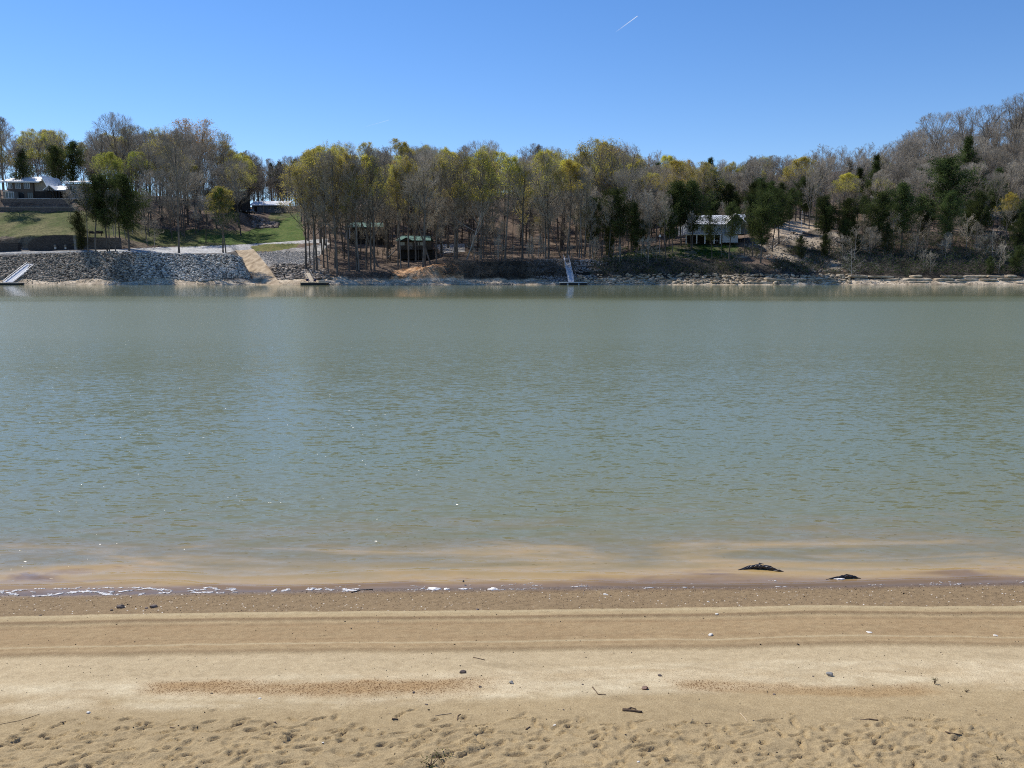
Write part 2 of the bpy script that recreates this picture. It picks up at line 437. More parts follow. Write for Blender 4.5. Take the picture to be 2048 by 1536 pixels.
_gy = np.arange(198, 460, .4); _gu = np.arange(-420, 2460, 4.0)
_gr = rowof(_gy[None], ZG(np.repeat(_gu[:, None], len(_gy), 1), np.repeat(_gy[None], len(_gu), 0)))
def ground_at(u, row):                                 # nearest point of the bank seen on a photo column and row
    ys = _gy; r = _gr[int(np.clip(round((u + 420) / 4), 0, len(_gu) - 1))]
    k = np.where(r <= row)[0]
    Y = ys[k[0]] if len(k) else 300.
    z = float(ZG(u, Y)); return Vector((xcol(u, Y, z), Y, z))
def gpos(u, Y):
    z = float(ZG(u, Y)); return Vector((xcol(u, Y, z), Y, z))

# boat ramp slab
ys = np.linspace(196.5, 237, 60); V = []; Fc = []
for i, Y in enumerate(ys):
    z = float(RAMPZ(Y)) + .06
    for k in (-1, -.33, .33, 1):
        V.append((xcol(float(RAMPU(Y) + k * RAMPH(Y)), Y, z), Y, z))
for i in range(59):
    for k in range(3): Fc.append((i * 4 + k, i * 4 + k + 1, i * 4 + 5 + k, i * 4 + 4 + k))
M['ramp'] = simple('ramp_concrete', (.24, .17, .10), (.62, .49, .33), .55, .9, .3, .2, (1.6, .35, 1), detail=9)
tag(mesh('boat_ramp', V, Fc, M['ramp']), kind='structure')

# ------------------------------------------------------------------ riprap and broken stone
def rock_field(name, n, ufun, yfun, size, colfun, shapes, faces, seed, flat=(.5, .9), label=None, sink=.0, mask=None):
    g = np.random.default_rng(seed)
    u = ufun(g, n); Y = yfun(g, n, u)
    z = ZG(u, Y)
    if mask is not None:
        k = mask(u, Y, z); u, Y, z = u[k], Y[k], z[k]
    S = size(g, len(u), u, Y)
    P = np.stack([xcol(u, Y, z), Y, z + S * .15 - sink], 1)
    V, Fc, nv = scatter_rocks(P, S, shapes, faces, g, flat)
    Cc = colfun(g, len(u), u, Y)
    o = mesh(name, V, Fc, M['stone_attr'], colr=np.repeat(Cc, nv, 0))
    return tag(o, label, 'stones', kind='stuff')
RS = rock_shapes(12, ICO1, .08, 5)
RS2 = rock_shapes(12, ICO2, .03, 6, .25)
def gray(g, n, u, Y):
    b = g.uniform(.10, .52, n) * np.where(u > 270, 1.55, 1.05)
    t = sm(240, 330, u + g.normal(0, 25, n))
    wr = np.stack([b * 1.14, b * .96, b * .74], 1); cool = np.stack([b * 1.06, b, b * .88], 1)
    return wr * (1 - t[:, None]) + cool * t[:, None]
rock_field('riprap', 17000, lambda g, n: g.uniform(-260, 500, n), lambda g, n, u: g.uniform(199.6, 213.5, n),
           lambda g, n, u, Y: g.uniform(.16, .40, n) * np.where(g.random(n) < .08, 1.5, 1), gray, RS, ICO1[1], 21, label='grey and white riprap stones covering the bank left of the boat ramp',
           mask=lambda u, Y, z: (u < RAMPU(Y) - RAMPH(Y) - 2) & (rowof(Y, z) > np.interp(u, [-300, 0, 60, 210, 330, 400, 450, 500], [520, 513, 509, 503, 507, 510, 508, 514])) & (z > 1.3 + .5 * np.sin(u / 23.)))
def tan(g, n, u, Y):
    b = g.uniform(.22, .66, n); return np.stack([b, b * .81, b * .56], 1)
rock_field('shore_stones', 3200, lambda g, n: g.uniform(-250, 2300, n), lambda g, n, u: g.uniform(198.6, 202.5, n),
           lambda g, n, u, Y: g.uniform(.06, .2, n), tan, RS, ICO1[1], 22, label='pale tan stones strewn along the far waterline', mask=lambda u, Y, z: (np.abs(u - RAMPU(Y)) > RAMPH(Y)) & (vn(u / 40, Y, 3) > .3) & ((u < 480) | (u > 950) | (vn(u / 7., Y * 3, 5) > .82)))
rock_field('gravel', 6500, lambda g, n: g.uniform(505, 665, n), lambda g, n, u: g.uniform(206, 242, n),
           lambda g, n, u, Y: g.uniform(.10, .22, n), lambda g, n, u, Y: (lambda b: np.stack([b, b * .96, b * .9], 1))(g.uniform(.3, .6, n)), RS, ICO1[1], 23,
           label='pale gravel slope right of the boat ramp', mask=lambda u, Y, z: (u > RAMPU(Y) + RAMPH(Y) + 3) & (rowof(Y, z) > 503) & (rowof(Y, z) < 530) & (u < 640))
rock_field('rubble', 900, lambda g, n: g.uniform(520, 660, n), lambda g, n, u: g.uniform(203, 214, n),
           lambda g, n, u, Y: g.uniform(.2, .65, n), lambda g, n, u, Y: (lambda b: np.stack([b, b * .84, b * .68], 1))(g.uniform(.15, .6, n)), RS2, ICO2[1], 24, (.2, .45),
           label='flat broken stone rubble between boat ramp and middle dock', mask=lambda u, Y, z: (u > RAMPU(Y) + RAMPH(Y) + 3) & (rowof(Y, z) > 528))
rock_field('riprap', 2200, lambda g, n: g.uniform(1045, 1215, n), lambda g, n, u: g.uniform(202.5, 211, n),
           lambda g, n, u, Y: g.uniform(.16, .42, n), lambda g, n, u, Y: (lambda b: np.stack([b, b * .93, b * .88], 1))(g.uniform(.14, .42, n)), RS, ICO1[1], 25,
           label='brown grey riprap stones on the bank around the aluminium gangway', mask=lambda u, Y, z: np.abs(u - 1130) < 15 + 95 * vn(Y * .9, u * 0, 5))
rock_field('rubble', 1000, lambda g, n: g.uniform(1150, 1700, n), lambda g, n, u: g.uniform(199, 205, n),
           lambda g, n, u, Y: g.uniform(.15, .72, n), tan, RS2, ICO2[1], 26, (.25, .6), label='tan blocky broken ledge stone along the shore right of the aluminium gangway')
rock_field('rubble', 2600, lambda g, n: g.uniform(1480, 1800, n), lambda g, n, u: g.uniform(207, 240, n),
           lambda g, n, u, Y: g.uniform(.12, .4, n), lambda g, n, u, Y: (lambda b: np.stack([b, b * .88, b * .74], 1))(g.uniform(.22, .55, n)), RS, ICO1[1], 27, label='pale rocks scattered over the slope right of the white house', mask=lambda u, Y, z: (vn(u / 38., Y / 4., 4) > .42) & (rowof(Y, z) > 440 + 45 * vn(u / 30., 0 * u, 2)) & (np.abs(u - 1640) < 60 + 130 * vn(Y / 3., u / 90., 6)))
rock_field('rubble', 500, lambda g, n: g.uniform(505, 556, n), lambda g, n, u: g.uniform(284, 300, n),
           lambda g, n, u, Y: g.uniform(.3, .9, n), lambda g, n, u, Y: (lambda b: np.stack([b, b * .82, b * .68], 1))(g.uniform(.1, .55, n)), RS, ICO1[1], 28, label='rock pile on the lawn below the parked car')

# layered rock ledges at the right shore: each slab is its own thing
g = np.random.default_rng(31)
M['ledge'] = simple('ledge_rock', (.18, .135, .09), (.66, .54, .38), .7, .9, .8, .2, (1, 1, 3.5), rnd=.22, detail=7, bdist=.3)
nl = 0
sides = ['leftmost', 'left', 'middle', 'right', 'rightmost']
for layer, (z0, hh, y0, ustart) in enumerate(((-.15, .95, 199.6, 1490), (.85, .8, 200.5, 1530), (1.7, .75, 201.7, 1640))):
    u = ustart
    while u < 2190:
        wpx = g.uniform(16, 62); wm = wpx * .126
        if g.random() < .88:
            h_ = hh * g.uniform(.75, 1.1); dp = g.uniform(2.0, 3.4)
            nxs = max(4, int(wm / .35)); v = ICO3[0].copy()
            v = np.sign(v) * np.abs(v) ** .38
            v = v / np.abs(v).max()
            v *= np.array([wm / 2, dp / 2, h_ / 2])
            cx = xcol(u + wpx / 2, y0, z0); ph = g.uniform(0, 90)
            v[:, 1] += fbm(v[:, 0] * .8 + ph, v[:, 2] * 2.2, 2) * .9
            v[:, 2] += fbm(v[:, 0] * .6 + ph, v[:, 1] * .6, 5) * .35 * (v[:, 2] > 0)
            v[:, 0] += fbm(v[:, 1] * 1.5, v[:, 2] * 1.5 + ph, 6) * .6
            o = mesh('rock_slab', v, ICO3[1], M['ledge'])
            o.location = (cx, y0 + dp / 2 + g.uniform(-.5, .4), z0 + h_ / 2); o.rotation_euler = (g.normal(0, .02), g.normal(0, .035), g.normal(0, .05))
            lay = ('at the waterline', 'in the middle course', 'in the top course')[layer]
            tag(o, 'tan layered rock slab %s of the ledge along the right shore' % lay, 'rock slab', 'rock slabs %s of the right shore ledge' % lay)
            nl += 1
        u += wpx + g.uniform(-2, 5)

# ------------------------------------------------------------------ near beach
def WL(x): return 6.285 + .026 * np.asarray(x) + .10 * np.sin(np.asarray(x) * .21 + 1)*0 + (vn(np.asarray(x) * .9, 0 * np.asarray(x), 2) - .5) * .10
SL = .15
def s_row(row):
    lo, hi = 0., 6.
    for _ in range(40):
        m_ = (lo + hi) / 2
        if rowof(6.285 - m_, SL * m_) < row: lo = m_
        else: hi = m_
    return lo
S = {r: s_row(r) for r in (1185, 1200, 1222, 1228, 1236, 1245, 1270, 1284, 1291, 1299, 1308, 1330, 1345, 1370, 1400, 1430, 1450, 1475, 1536)}
xs = np.concatenate([[-400, -200, -100, -50, -25, -14, -9, -7], np.arange(-5.6, 5.6, .0115), [7, 9, 14, 25, 50, 100, 200, 400]])
ysb = np.concatenate([[-300, -150, -60, -20, -8, -3, -1, 0, .8, 1.4, 1.8], np.arange(2.1, 6.75, .0085), [6.9, 7.2, 8, 9, 12, 20]])
BX, BY = np.meshgrid(xs, ysb)
line = .026 * BX + (vn(BX * .35, BX * 0, 4) - .5) * .12
s = 6.285 + .026 * BX - BY                              # straight inland distance
swob = s + (vn(BX * .5, BX * 0 + 3, 4) - .5) * .10 + fbm(BX * 3, BY * 3, 1) * .035 + fbm(BX * .9, BX * 0 + 7, 9, 3) * .07
zb = SL * np.minimum(s, 9) + 0.0 * BX
def bump_(c, wd, x): return np.exp(-((x - c) / wd) ** 2)
edge = s + fbm(BX * 1.1, BY * 2, 5) * .10
# track lines: narrow crest with a drop on the camera side
zb += .016 * sm(S[1222] - .03, S[1222] + .02, swob) * (1 - sm(S[1236] - .02, S[1236] + .045, swob))
zb += .014 * sm(S[1284] - .06, S[1291], swob) * (1 - sm(S[1299] - .02, S[1299] + .05, swob))
zb -= .006 * bump_(S[1240 + 5], .03, swob)
# fine relief by zone
g1 = fbm(BX * 22, BY * 30, 2, 3); g2 = fbm(BX * 7, BY * 14, 6, 4); g3 = fbm(BX * 60, BY * 60, 9, 2)
wetz = 1 - sm(S[1222] - .05, S[1222] + .02, swob)
zb += wetz * sm(-.1, .1, s) * (g1 * .011 + g3 * .006)
zb += g3 * .0018 + g2 * .003
midz = sm(S[1236], S[1245], swob) * (1 - sm(S[1291], S[1299], swob))
zb += midz * (g1 * .006 + fbm(BX * 3, BY * 40, 3, 3) * .004)
# oblique rill marks on the smooth band and above the footprints
ob = BX * .55 + BY
zb += (sm(S[1308], S[1330], swob)) * (fbm(ob * 16, (BX - BY) * 2.2, 7, 3) * .0055 + fbm(ob * 40, (BX - BY) * 5, 4, 2) * .002)
# crust patches
cr = fbm(BX * .55, s * 1.8, 12, 4) * .55
band = s + cr * .42 + .09 * np.sin(BX * .8 + .3)
crust = sm(S[1345] - .10, S[1345] + .03, band) * (1 - sm(S[1400] - .03, S[1400] + .07, band)) * sm(-3.0, -2.4, BX + .6 * np.sin(s * 4)+ .35)
crust = np.maximum(crust, sm(S[1370] - .04, S[1370] + .02, band) * (1 - sm(S[1400] - .02, S[1400] + .04, band)) * (1 - sm(-2.7, -2.4, BX)))
wb = .06 * np.sin(BX * 2.1) + cr * .26 + fbm(BX * 2.5, s * 4, 2, 4) * .14 + .05 * (BX + 1)* (BX < 0)
gl = sm(-2.15, -1.9, BX) * (1 - sm(-.55, .1, BX)); gr_ = sm(.75, 1.1, BX) * (1 - sm(2.2, 2.45, BX))
gran = gl * sm(S[1345] + .02, S[1370] - .06, s + wb) * (1 - sm(S[1370], S[1400] - .05, s + wb)) + .62 * gr_ * sm(S[1370] - .02, S[1370] + .06, s + wb) * (1 - sm(S[1400] - .07, S[1400], s + wb))
gran = gran * (.55 + .9 * np.clip(fbm(BX * 2.2, s * 6, 14, 3) + .4, 0, 1)) + crust * .14 * (vn(BX * 1.7, s * 5, 3) > .45)
gran = np.clip(gran, 0, 1)
zb += crust * .004 + gran * g1 * .010 + gran * np.clip(g3, 0, 1) * .006
# footprints and trampled sand near the camera
fg = np.random.default_rng(77)
trm = sm(S[1430], S[1475], s)
zb += trm * (g2 * .018 + fbm(BX * 6, BY * 9, 11, 4) * .026 + g1 * .004)
near = (BY > 1.7) & (BY < 4.2)
trk = np.zeros_like(zb)
for k in range(3000):
    fx = fg.uniform(-2.4, 2.4); fy = fg.uniform(2.15, 6.285 - S[1430] - .02 + .1 * fg.random())
    if fg.random() > sm(S[1430] - .05, S[1475] + .05, 6.285 - fy) + .03: continue
    an = fg.normal(.5, .7); la = fg.uniform(.016, .055); lb = fg.uniform(.007, .020); dp = fg.uniform(.006, .017)
    i0, i1 = np.searchsorted(ysb, (fy - .3, fy + .3)); j0, j1 = np.searchsorted(xs, (fx - .3, fx + .3))
    dx = BX[i0:i1, j0:j1] - fx; dy = BY[i0:i1, j0:j1] - fy
    wv = fbm(dx * 22 + k, dy * 22, 3, 2) * .018
    a = dx * math.cos(an) + dy * math.sin(an) + wv; b = -dx * math.sin(an) + dy * math.cos(an) + wv + a * a * 2
    q = (a / la) ** 2 + (b / lb) ** 2
    if zb[i0:i1, j0:j1].size and trk[i0:i1, j0:j1][q < .6].size and trk[i0:i1, j0:j1][q < .6].max() > .5: continue
    trk[i0:i1, j0:j1][q < 1.2] = 1
    zb[i0:i1, j0:j1] += -dp * np.exp(-q ** 2.6) + dp * .42 * np.exp(-((np.sqrt(q) - 1.45) / .35) ** 2)
# drag lines
for k in range(46):
    fx = fg.uniform(-2.3, 2.3); fy = fg.uniform(2.3, 3.5); an = fg.normal(.45, .35); le = fg.uniform(.1, .4)
    i0, i1 = np.searchsorted(ysb, (fy - .45, fy + .45)); j0, j1 = np.searchsorted(xs, (fx - .45, fx + .45))
    dx = BX[i0:i1, j0:j1] - fx; dy = BY[i0:i1, j0:j1] - fy
    a = dx * math.cos(an) + dy * math.sin(an); b = -dx * math.sin(an) + dy * math.cos(an) + .03 * np.sin(a * 14 + k)
    zb[i0:i1, j0:j1] -= .006 * np.exp(-(b / .007) ** 2) * (1 - sm(le * .6, le, np.abs(a)))
zb = np.where((np.abs(BX) > 6) | (BY < 1.5), SL * np.minimum(s, 9), zb)
# waterline wobble
zb += (vn(BX * .8, BX * 0 + 9, 7) - .5) * .016 * (1 - sm(0, .5, np.abs(s))) 
# colour
def cmix(c, t): 
    global BC
    BC = BC * (1 - t[..., None]) + np.array(c)[None, None] * t[..., None]
BC = np.broadcast_to(np.array((.40, .295, .170)), BX.shape + (3,)).copy()
cmix((.47, .36, .225), sm(S[1299], S[1308], swob) * (1 - sm(S[1370], S[1400], swob)))
cmix((.315, .205, .110), midz * .75 * (.6 + .8 * np.clip(g2 + .5, 0, 1)) * .8)
cmix((.46, .36, .22), bump_((S[1222] + S[1228]) / 2 + .01, .035, swob) * .7)  # lit crest of the first track line, put into the sand colour
cmix((.23, .14, .075), bump_(S[1236], .022, swob) * .7 + bump_(S[1245], .03, swob) * .25)  # shade on its drop face, painted as darker sand
cmix((.46, .37, .235), bump_(S[1284], .03, swob) * .6)  # lit crest of the second line, painted lighter
cmix((.26, .165, .09), bump_(S[1299] - .005, .028, swob) * .6 + bump_(S[1270] + .03, .02, swob) * .3)  # shade on the second drop face, painted darker
cmix((.25, .172, .10), wetz * .94)
cmix((.16, .10, .058), (1 - sm(.02, .17, s + fbm(BX * 4, BY * 4, 3) * .12)) * .8)
cmix((.62, .51, .35), np.clip(crust * (.42 + 1.0 * g2 + .9 * fbm(BX * 2.4, s * 8, 11, 4)), 0, .75))
cmix((.33, .19, .08), gran * .72)
cmix((.27, .20, .12), np.clip(fbm(ob * 7, (BX - BY) * 1.2, 9, 4) * 3 - .25, 0, 1) * sm(S[1308], S[1330], s) * .42 * (1 - .6 * crust))
cmix((.22, .16, .10), np.clip(fbm(ob * 30, (BX - BY) * 2.0, 3, 3) * 4 - 1.0, 0, 1) * sm(S[1308], S[1330], s) * .5 * (1 - .5 * crust))
cmix((.31, .225, .125), sm(S[1400], S[1450], s) * .35)
BC *= np.array((1.03, 1.06, 1.02))
BC *= (1 + .10 * g1 + .12 * fbm(BX * 1.3, BY * 3.5, 10, 4))[..., None]
ny, nx = BX.shape; idx = np.arange(nx * ny).reshape(ny, nx)
FQ = np.stack([idx[:-1, :-1], idx[:-1, 1:], idx[1:, 1:], idx[1:, :-1]], -1).reshape(-1, 4)
m, nt = mat('sand')
a = N(nt, 'ShaderNodeAttribute'); a.attribute_name = 'Col'
ag = N(nt, 'ShaderNodeAttribute'); ag.attribute_name = 'mask'
sep = N(nt, 'ShaderNodeSeparateColor'); L(nt, ag.outputs['Color'], sep.inputs[0])
n1 = tex(nt, scale=120, Detail=4.0); n2 = tex(nt, scale=430, Detail=2.0); n3 = tex(nt, scale=18, Detail=6.0)
c = mixc(nt, 1, a.outputs['Color'], ramp(nt, n1.outputs[0], [(.3, (.80, .79, .77)), (.7, (1.16, 1.17, 1.18))]), 'MULTIPLY')
c = mixc(nt, 1, c, ramp(nt, n2.outputs[0], [(.34, (.66, .64, .62)), (.48, (1, 1, 1)), (.66, (1.2, 1.2, 1.2))]), 'MULTIPLY')
c = mixc(nt, 1, c, ramp(nt, n3.outputs[0], [(.3, (.9, .88, .86)), (.7, (1.08, 1.08, 1.08))]), 'MULTIPLY')
# dark grains in the crust patches
vr = tex(nt, 'ShaderNodeTexVoronoi', scale=88, Randomness=1.0)
gr = mathn(nt, 'LESS_THAN', vr.outputs['Distance'], mathn(nt, 'MULTIPLY', sep.outputs[1], .40))
gm = mathn(nt, 'MULTIPLY', gr, mathn(nt, 'MINIMUM', mathn(nt, 'MULTIPLY', sep.outputs[1], 2.2), .85))
c = mixc(nt, gm, c, (.16, .085, .035))
vs = tex(nt, 'ShaderNodeTexVoronoi', scale=38, Randomness=1.0)
sp = mathn(nt, 'LESS_THAN', vs.outputs['Distance'], mathn(nt, 'ADD', mathn(nt, 'MULTIPLY', sep.outputs[0], .16), .055))
cs = N(nt, 'ShaderNodeSeparateColor'); L(nt, vs.outputs['Color'], cs.inputs[0])
sp = mathn(nt, 'MULTIPLY', sp, mathn(nt, 'LESS_THAN', cs.outputs[0], mathn(nt, 'ADD', mathn(nt, 'MULTIPLY', sep.outputs[0], .5), .14)))
spc = ramp(nt, cs.outputs[1], [(.0, (.06, .04, .03)), (.72, (.14, .09, .05)), (.80, (.7, .62, .5)), (1, (.8, .75, .66))])
c = mixc(nt, sp, c, spc)
p = N(nt, 'ShaderNodeBsdfPrincipled'); L(nt, c, p.inputs['Base Color'])
rr = mathn(nt, 'SUBTRACT', .92, mathn(nt, 'MULTIPLY', sep.outputs[2], .55)); L(nt, rr, p.inputs['Roughness'])
L(nt, mathn(nt, 'ADD', mathn(nt, 'MULTIPLY', sep.outputs[2], .4), .12), p.inputs['Specular IOR Level'])
b = N(nt, 'ShaderNodeBump'); b.inputs['Strength'].default_value = .55; b.inputs['Distance'].default_value = .006
hh = mathn(nt, 'ADD', n1.outputs[0], mathn(nt, 'MULTIPLY', n2.outputs[0], .5)); hh = mathn(nt, 'ADD', hh, mathn(nt, 'MULTIPLY', gm, .5))
L(nt, hh, b.inputs['Height']); L(nt, b.outputs[0], p.inputs['Normal']); out(nt, p.outputs[0]); M['sand'] = m
bo = mesh('sand_beach', np.stack([BX, BY, zb], -1).reshape(-1, 3), FQ, m, smooth=True, colr=BC.reshape(-1, 3))
at = bo.data.color_attributes.new('mask', 'FLOAT_COLOR', 'POINT')
mk = np.ones((nx * ny, 4), np.float32); mk[:, 0] = (wetz * sm(-.05, .05, s)).ravel(); mk[:, 1] = np.clip(gran + crust * .28, 0, 1).ravel(); mk[:, 2] = (1 - sm(0, .14, s)).ravel()
at.data.foreach_set('color', mk.ravel())
tag(bo, kind='structure')
def ZB(x, y):
    i = int(np.argmin(np.abs(ysb - y))); j = int(np.argmin(np.abs(xs - x)))
    return float(zb[i, j])
def bpos(u, row):                                      # point of the beach seen on a photo column and row
    y = 6.6
    best = None
    for y in np.arange(6.9, 2.1, -.01):
        z = max(SL * (6.285 - y), 0.0)
        if rowof(y, z) >= row: break
    x = xcol(u, y, z); z = max(ZB(x, y), 0)
    return Vector((x, y, z))

# ------------------------------------------------------------------ water
m, nt = mat('river_water')
tc = N(nt, 'ShaderNodeTexCoord'); sx = N(nt, 'ShaderNodeSeparateXYZ'); L(nt, tc.outputs['Object'], sx.inputs[0])
X_, Y_ = sx.outputs[0], sx.outputs[1]
def slope(scale, vec, detail=2.0, rough=.6, dist=0.0):
    n = tex(nt, scale=scale, vec=vec, Detail=detail); n.inputs['Roughness'].default_value = rough
    n.inputs['Distortion'].default_value = dist
    v = N(nt, 'ShaderNodeVectorMath', operation='SUBTRACT'); L(nt, n.outputs['Color'], v.inputs[0]); v.inputs[1].default_value = (.5, .5, .5)
    return v.outputs[0]
def vscale(v, k):
    n = N(nt, 'ShaderNodeVectorMath', operation='SCALE'); L(nt, v, n.inputs[0])
    if isinstance(k, (int, float)): n.inputs['Scale'].default_value = k
    else: L(nt, k, n.inputs['Scale'])
    return n.outputs[0]
def vadd(a, b):
    n = N(nt, 'ShaderNodeVectorMath', operation='ADD'); L(nt, a, n.inputs[0]); L(nt, b, n.inputs[1]); return n.outputs[0]
sl1 = slope(1.0, (2.6, 8.0, 1), 3, .62, .5)           # chop about half a metre long
sl2 = slope(1.0, (8, 20, 1), 2, .6, .3)               # ripples
sl3 = slope(1.0, (.16, .5, 1), 2)                     # long undulation
# wind patches
wp = tex(nt, scale=1, vec=(.012, .035, 1), Detail=3.0)
wpv = mathn(nt, 'ADD', mathn(nt, 'MULTIPLY', wp.outputs[0], .9), .58)
edn = mathn(nt, 'ADD', Y_, mathn(nt, 'MULTIPLY', mathn(nt, 'SUBTRACT', wp.outputs[0], .5), 60))
mr = N(nt, 'ShaderNodeMapRange', interpolation_type='SMOOTHSTEP'); L(nt, edn, mr.inputs[0])
for i_, v_ in enumerate((70, 100, 1.0, .09)): mr.inputs[i_ + 1].default_value = v_
mn = N(nt, 'ShaderNodeMapRange', interpolation_type='SMOOTHSTEP'); L(nt, Y_, mn.inputs[0])
for i_, v_ in enumerate((6.2, 9.0, .45, 1.0)): mn.inputs[i_ + 1].default_value = v_
far_ = mathn(nt, 'MINIMUM', mathn(nt, 'DIVIDE', 11.0, mathn(nt, 'MAXIMUM', Y_, 1.0)), 1.0)      # long fetch: ripples too small to see become roughness
far_ = mathn(nt, 'MAXIMUM', far_, .27)
amp = mathn(nt, 'MULTIPLY', mathn(nt, 'MULTIPLY', mathn(nt, 'MULTIPLY', mr.outputs[0], wpv), mn.outputs[0]), far_)
rgh = N(nt, 'ShaderNodeMapRange'); L(nt, Y_, rgh.inputs[0])
for i_, v_ in enumerate((7, 34, .13, .26)): rgh.inputs[i_ + 1].default_value = v_
rgh2 = mathn(nt, 'MULTIPLY', rgh.outputs[0], mathn(nt, 'ADD', mathn(nt, 'MULTIPLY', mr.outputs[0], .75), .25))
sv_ = vadd(vadd(vscale(sl1, .30), vscale(sl2, .44)), vscale(sl3, .06))
sv_ = vscale(sv_, amp)
mp = N(nt, 'ShaderNodeVectorMath', operation='MULTIPLY'); L(nt, sv_, mp.inputs[0]); mp.inputs[1].default_value = (.75, 1.15, 0)
# sparse steep facets added to the ripples, tilted to throw sun glints at camera
gk = tex(nt, scale=1, vec=(17, 40, 1), Detail=0.0); gk2 = tex(nt, scale=1, vec=(.5, .9, 1), Detail=2.0)
gm2 = mathn(nt, 'GREATER_THAN', mathn(nt, 'ADD', gk.outputs[0], mathn(nt, 'MULTIPLY', gk2.outputs[0], .30)), .925)
gv = N(nt, 'ShaderNodeVectorMath', operation='SCALE'); gv.inputs['Scale'].default_value = 1.5
L(nt, slope(1.0, (6, 9, 1), 0), gv.inputs[0])
gt = N(nt, 'ShaderNodeVectorMath', operation='ADD'); L(nt, gv.outputs[0], gt.inputs[0]); gt.inputs[1].default_value = (-.04, -.40, 0)
gz = N(nt, 'ShaderNodeVectorMath', operation='MULTIPLY'); L(nt, vscale(gt.outputs[0], mathn(nt, 'MULTIPLY', gm2, mn.outputs[0])), gz.inputs[0]); gz.inputs[1].default_value = (1, 1, 0)
rgh3 = mathn(nt, 'MAXIMUM', mathn(nt, 'MULTIPLY', rgh2, mathn(nt, 'SUBTRACT', 1.0, mathn(nt, 'MULTIPLY', gm2, .8))), .06)
nn = vadd(vadd(mp.outputs[0], gz.outputs[0]), N(nt, 'ShaderNodeCombineXYZ', i_Z=1.0).outputs[0])
gm_ = N(nt, 'ShaderNodeNewGeometry')
up = N(nt, 'ShaderNodeVectorMath', operation='SUBTRACT'); L(nt, gm_.outputs['Normal'], up.inputs[0]); up.inputs[1].default_value = (0, 0, 1)
nn = vadd(nn, up.outputs[0])
nm = N(nt, 'ShaderNodeVectorMath', operation='NORMALIZE'); L(nt, nn, nm.inputs[0])
# turbidity: clay-coloured at the edge, olive further out
d = mathn(nt, 'SUBTRACT', Y_, mathn(nt, 'ADD', mathn(nt, 'MULTIPLY', X_, .026), 6.285))
tn = tex(nt, scale=1, vec=(.55, 2.0, 1), Detail=7.0)
tn.inputs['Distortion'].default_value = 1.4
d2 = mathn(nt, 'ADD', d, mathn(nt, 'MULTIPLY', mathn(nt, 'SUBTRACT', tn.outputs[0], .5), mathn(nt, 'MINIMUM', mathn(nt, 'MULTIPLY', d, 3.4), 2.8)))
lg = mathn(nt, 'DIVIDE', d2, 5.0, True)
wc = ramp(nt, lg, [(0, (.20, .135, .075)), (.02, (.27, .175, .09)), (.045, (.44, .30, .125)), (.10, (.36, .265, .12)), (.19, (.24, .195, .092)), (.4, (.195, .192, .092)), (1, (.178, .196, .104))])
p = N(nt, 'ShaderNodeBsdfPrincipled'); L(nt, wc, p.inputs['Base Color'])
L(nt, rgh3, p.inputs['Roughness']); p.inputs['IOR'].default_value = 1.33
L(nt, nm.outputs[0], p.inputs['Normal']); out(nt, p.outputs[0]); M['water'] = m
# grid: fine rows near the camera carry real ripples
rows_ = np.linspace(1205, 575, 560)
yw = np.array([H0 / math.tan(math.atan((r_ - 768) / F) + PIT) for r_ in rows_])
yw = np.concatenate([yw[yw < 150], [170, 190, 196, 198.5, 201, 206]])
uw = np.concatenate([[-40000, -15000, -6000, -2500, -900], np.arange(-160, 2210, 3.0), [3000, 4600, 8000, 17000, 42000]])
UW, YW = np.meshgrid(uw, yw); XW = (UW - 1024) / F * (YW * CP + H0 * SP)
def ridg(x, y, s_): return 1 - 2 * np.abs(vn(x, y, s_) - .5) * 2
fade = .55 * sm(6.3, 7.6, YW) * (1 - sm(8, 14, YW))
ZW = fade * (.016 * (fbm(XW * 1.1 + .3 * YW, YW * 2.8, 1, 3)) + .007 * ridg(XW * 2.2 + YW * .8, YW * 5.5, 5) + .003 * vn(XW * 7, YW * 15, 8))
nr = 1 - sm(6.7, 7.6, YW)
dW = YW - (6.285 + .026 * XW)
wob = fbm(XW * .55, XW * 0 + 1, 3, 3)
for c0, a0, w0 in ((.13, .010, .035), (.36, .007, .05), (.62, .006, .07)):
    ZW += nr * a0 * np.exp(-((dW - c0 - wob * .28 - .03 * np.sin(XW * 1.7 + c0 * 9)) / w0) ** 2) * (.3 + vn(XW * 1.3, XW * 0 + c0 * 50, 2))
ZW += nr * .0015 * fbm(XW * 6, YW * 14, 4, 2)
ny, nx = UW.shape; idx = np.arange(nx * ny).reshape(ny, nx)
FQ = np.stack([idx[:-1, :-1], idx[:-1, 1:], idx[1:, 1:], idx[1:, :-1]], -1).reshape(-1, 4)
tag(mesh('river_water', np.stack([XW, YW, ZW], -1).reshape(-1, 3), FQ, M['water'], smooth=True), kind='structure')

# ------------------------------------------------------------------ things on the beach and in the shallows
M['pebble'] = simple('pebble', (.10, .075, .06), (.26, .20, .16), 30, .8, .4, .3, rnd=.3, bdist=.003)
M['brown_stone'] = simple('brown_stone', (.11, .05, .03), (.25, .13, .08), 25, .6, .3, .4, bdist=.003)
M['grey_stone'] = simple('grey_stone', (.20, .19, .17), (.36, .34, .30), 30, .8, .3, .3, bdist=.003)
M['shell'] = simple('shell', (.62, .56, .46), (.82, .78, .70), 50, .6, .3, .3, bdist=.002)
M['wet_wood'] = simple('wet_wood', (.012, .010, .008), (.05, .038, .028), 18, .35, 1, .6, (1, 6, 6), bdist=.008)
M['dry_wood'] = simple('dry_wood', (.07, .045, .028), (.20, .14, .09), 25, .9, .6, .2, (1, 5, 5), bdist=.004)
M['straw'] = simple('straw', (.38, .28, .16), (.55, .43, .28), 40, .9)
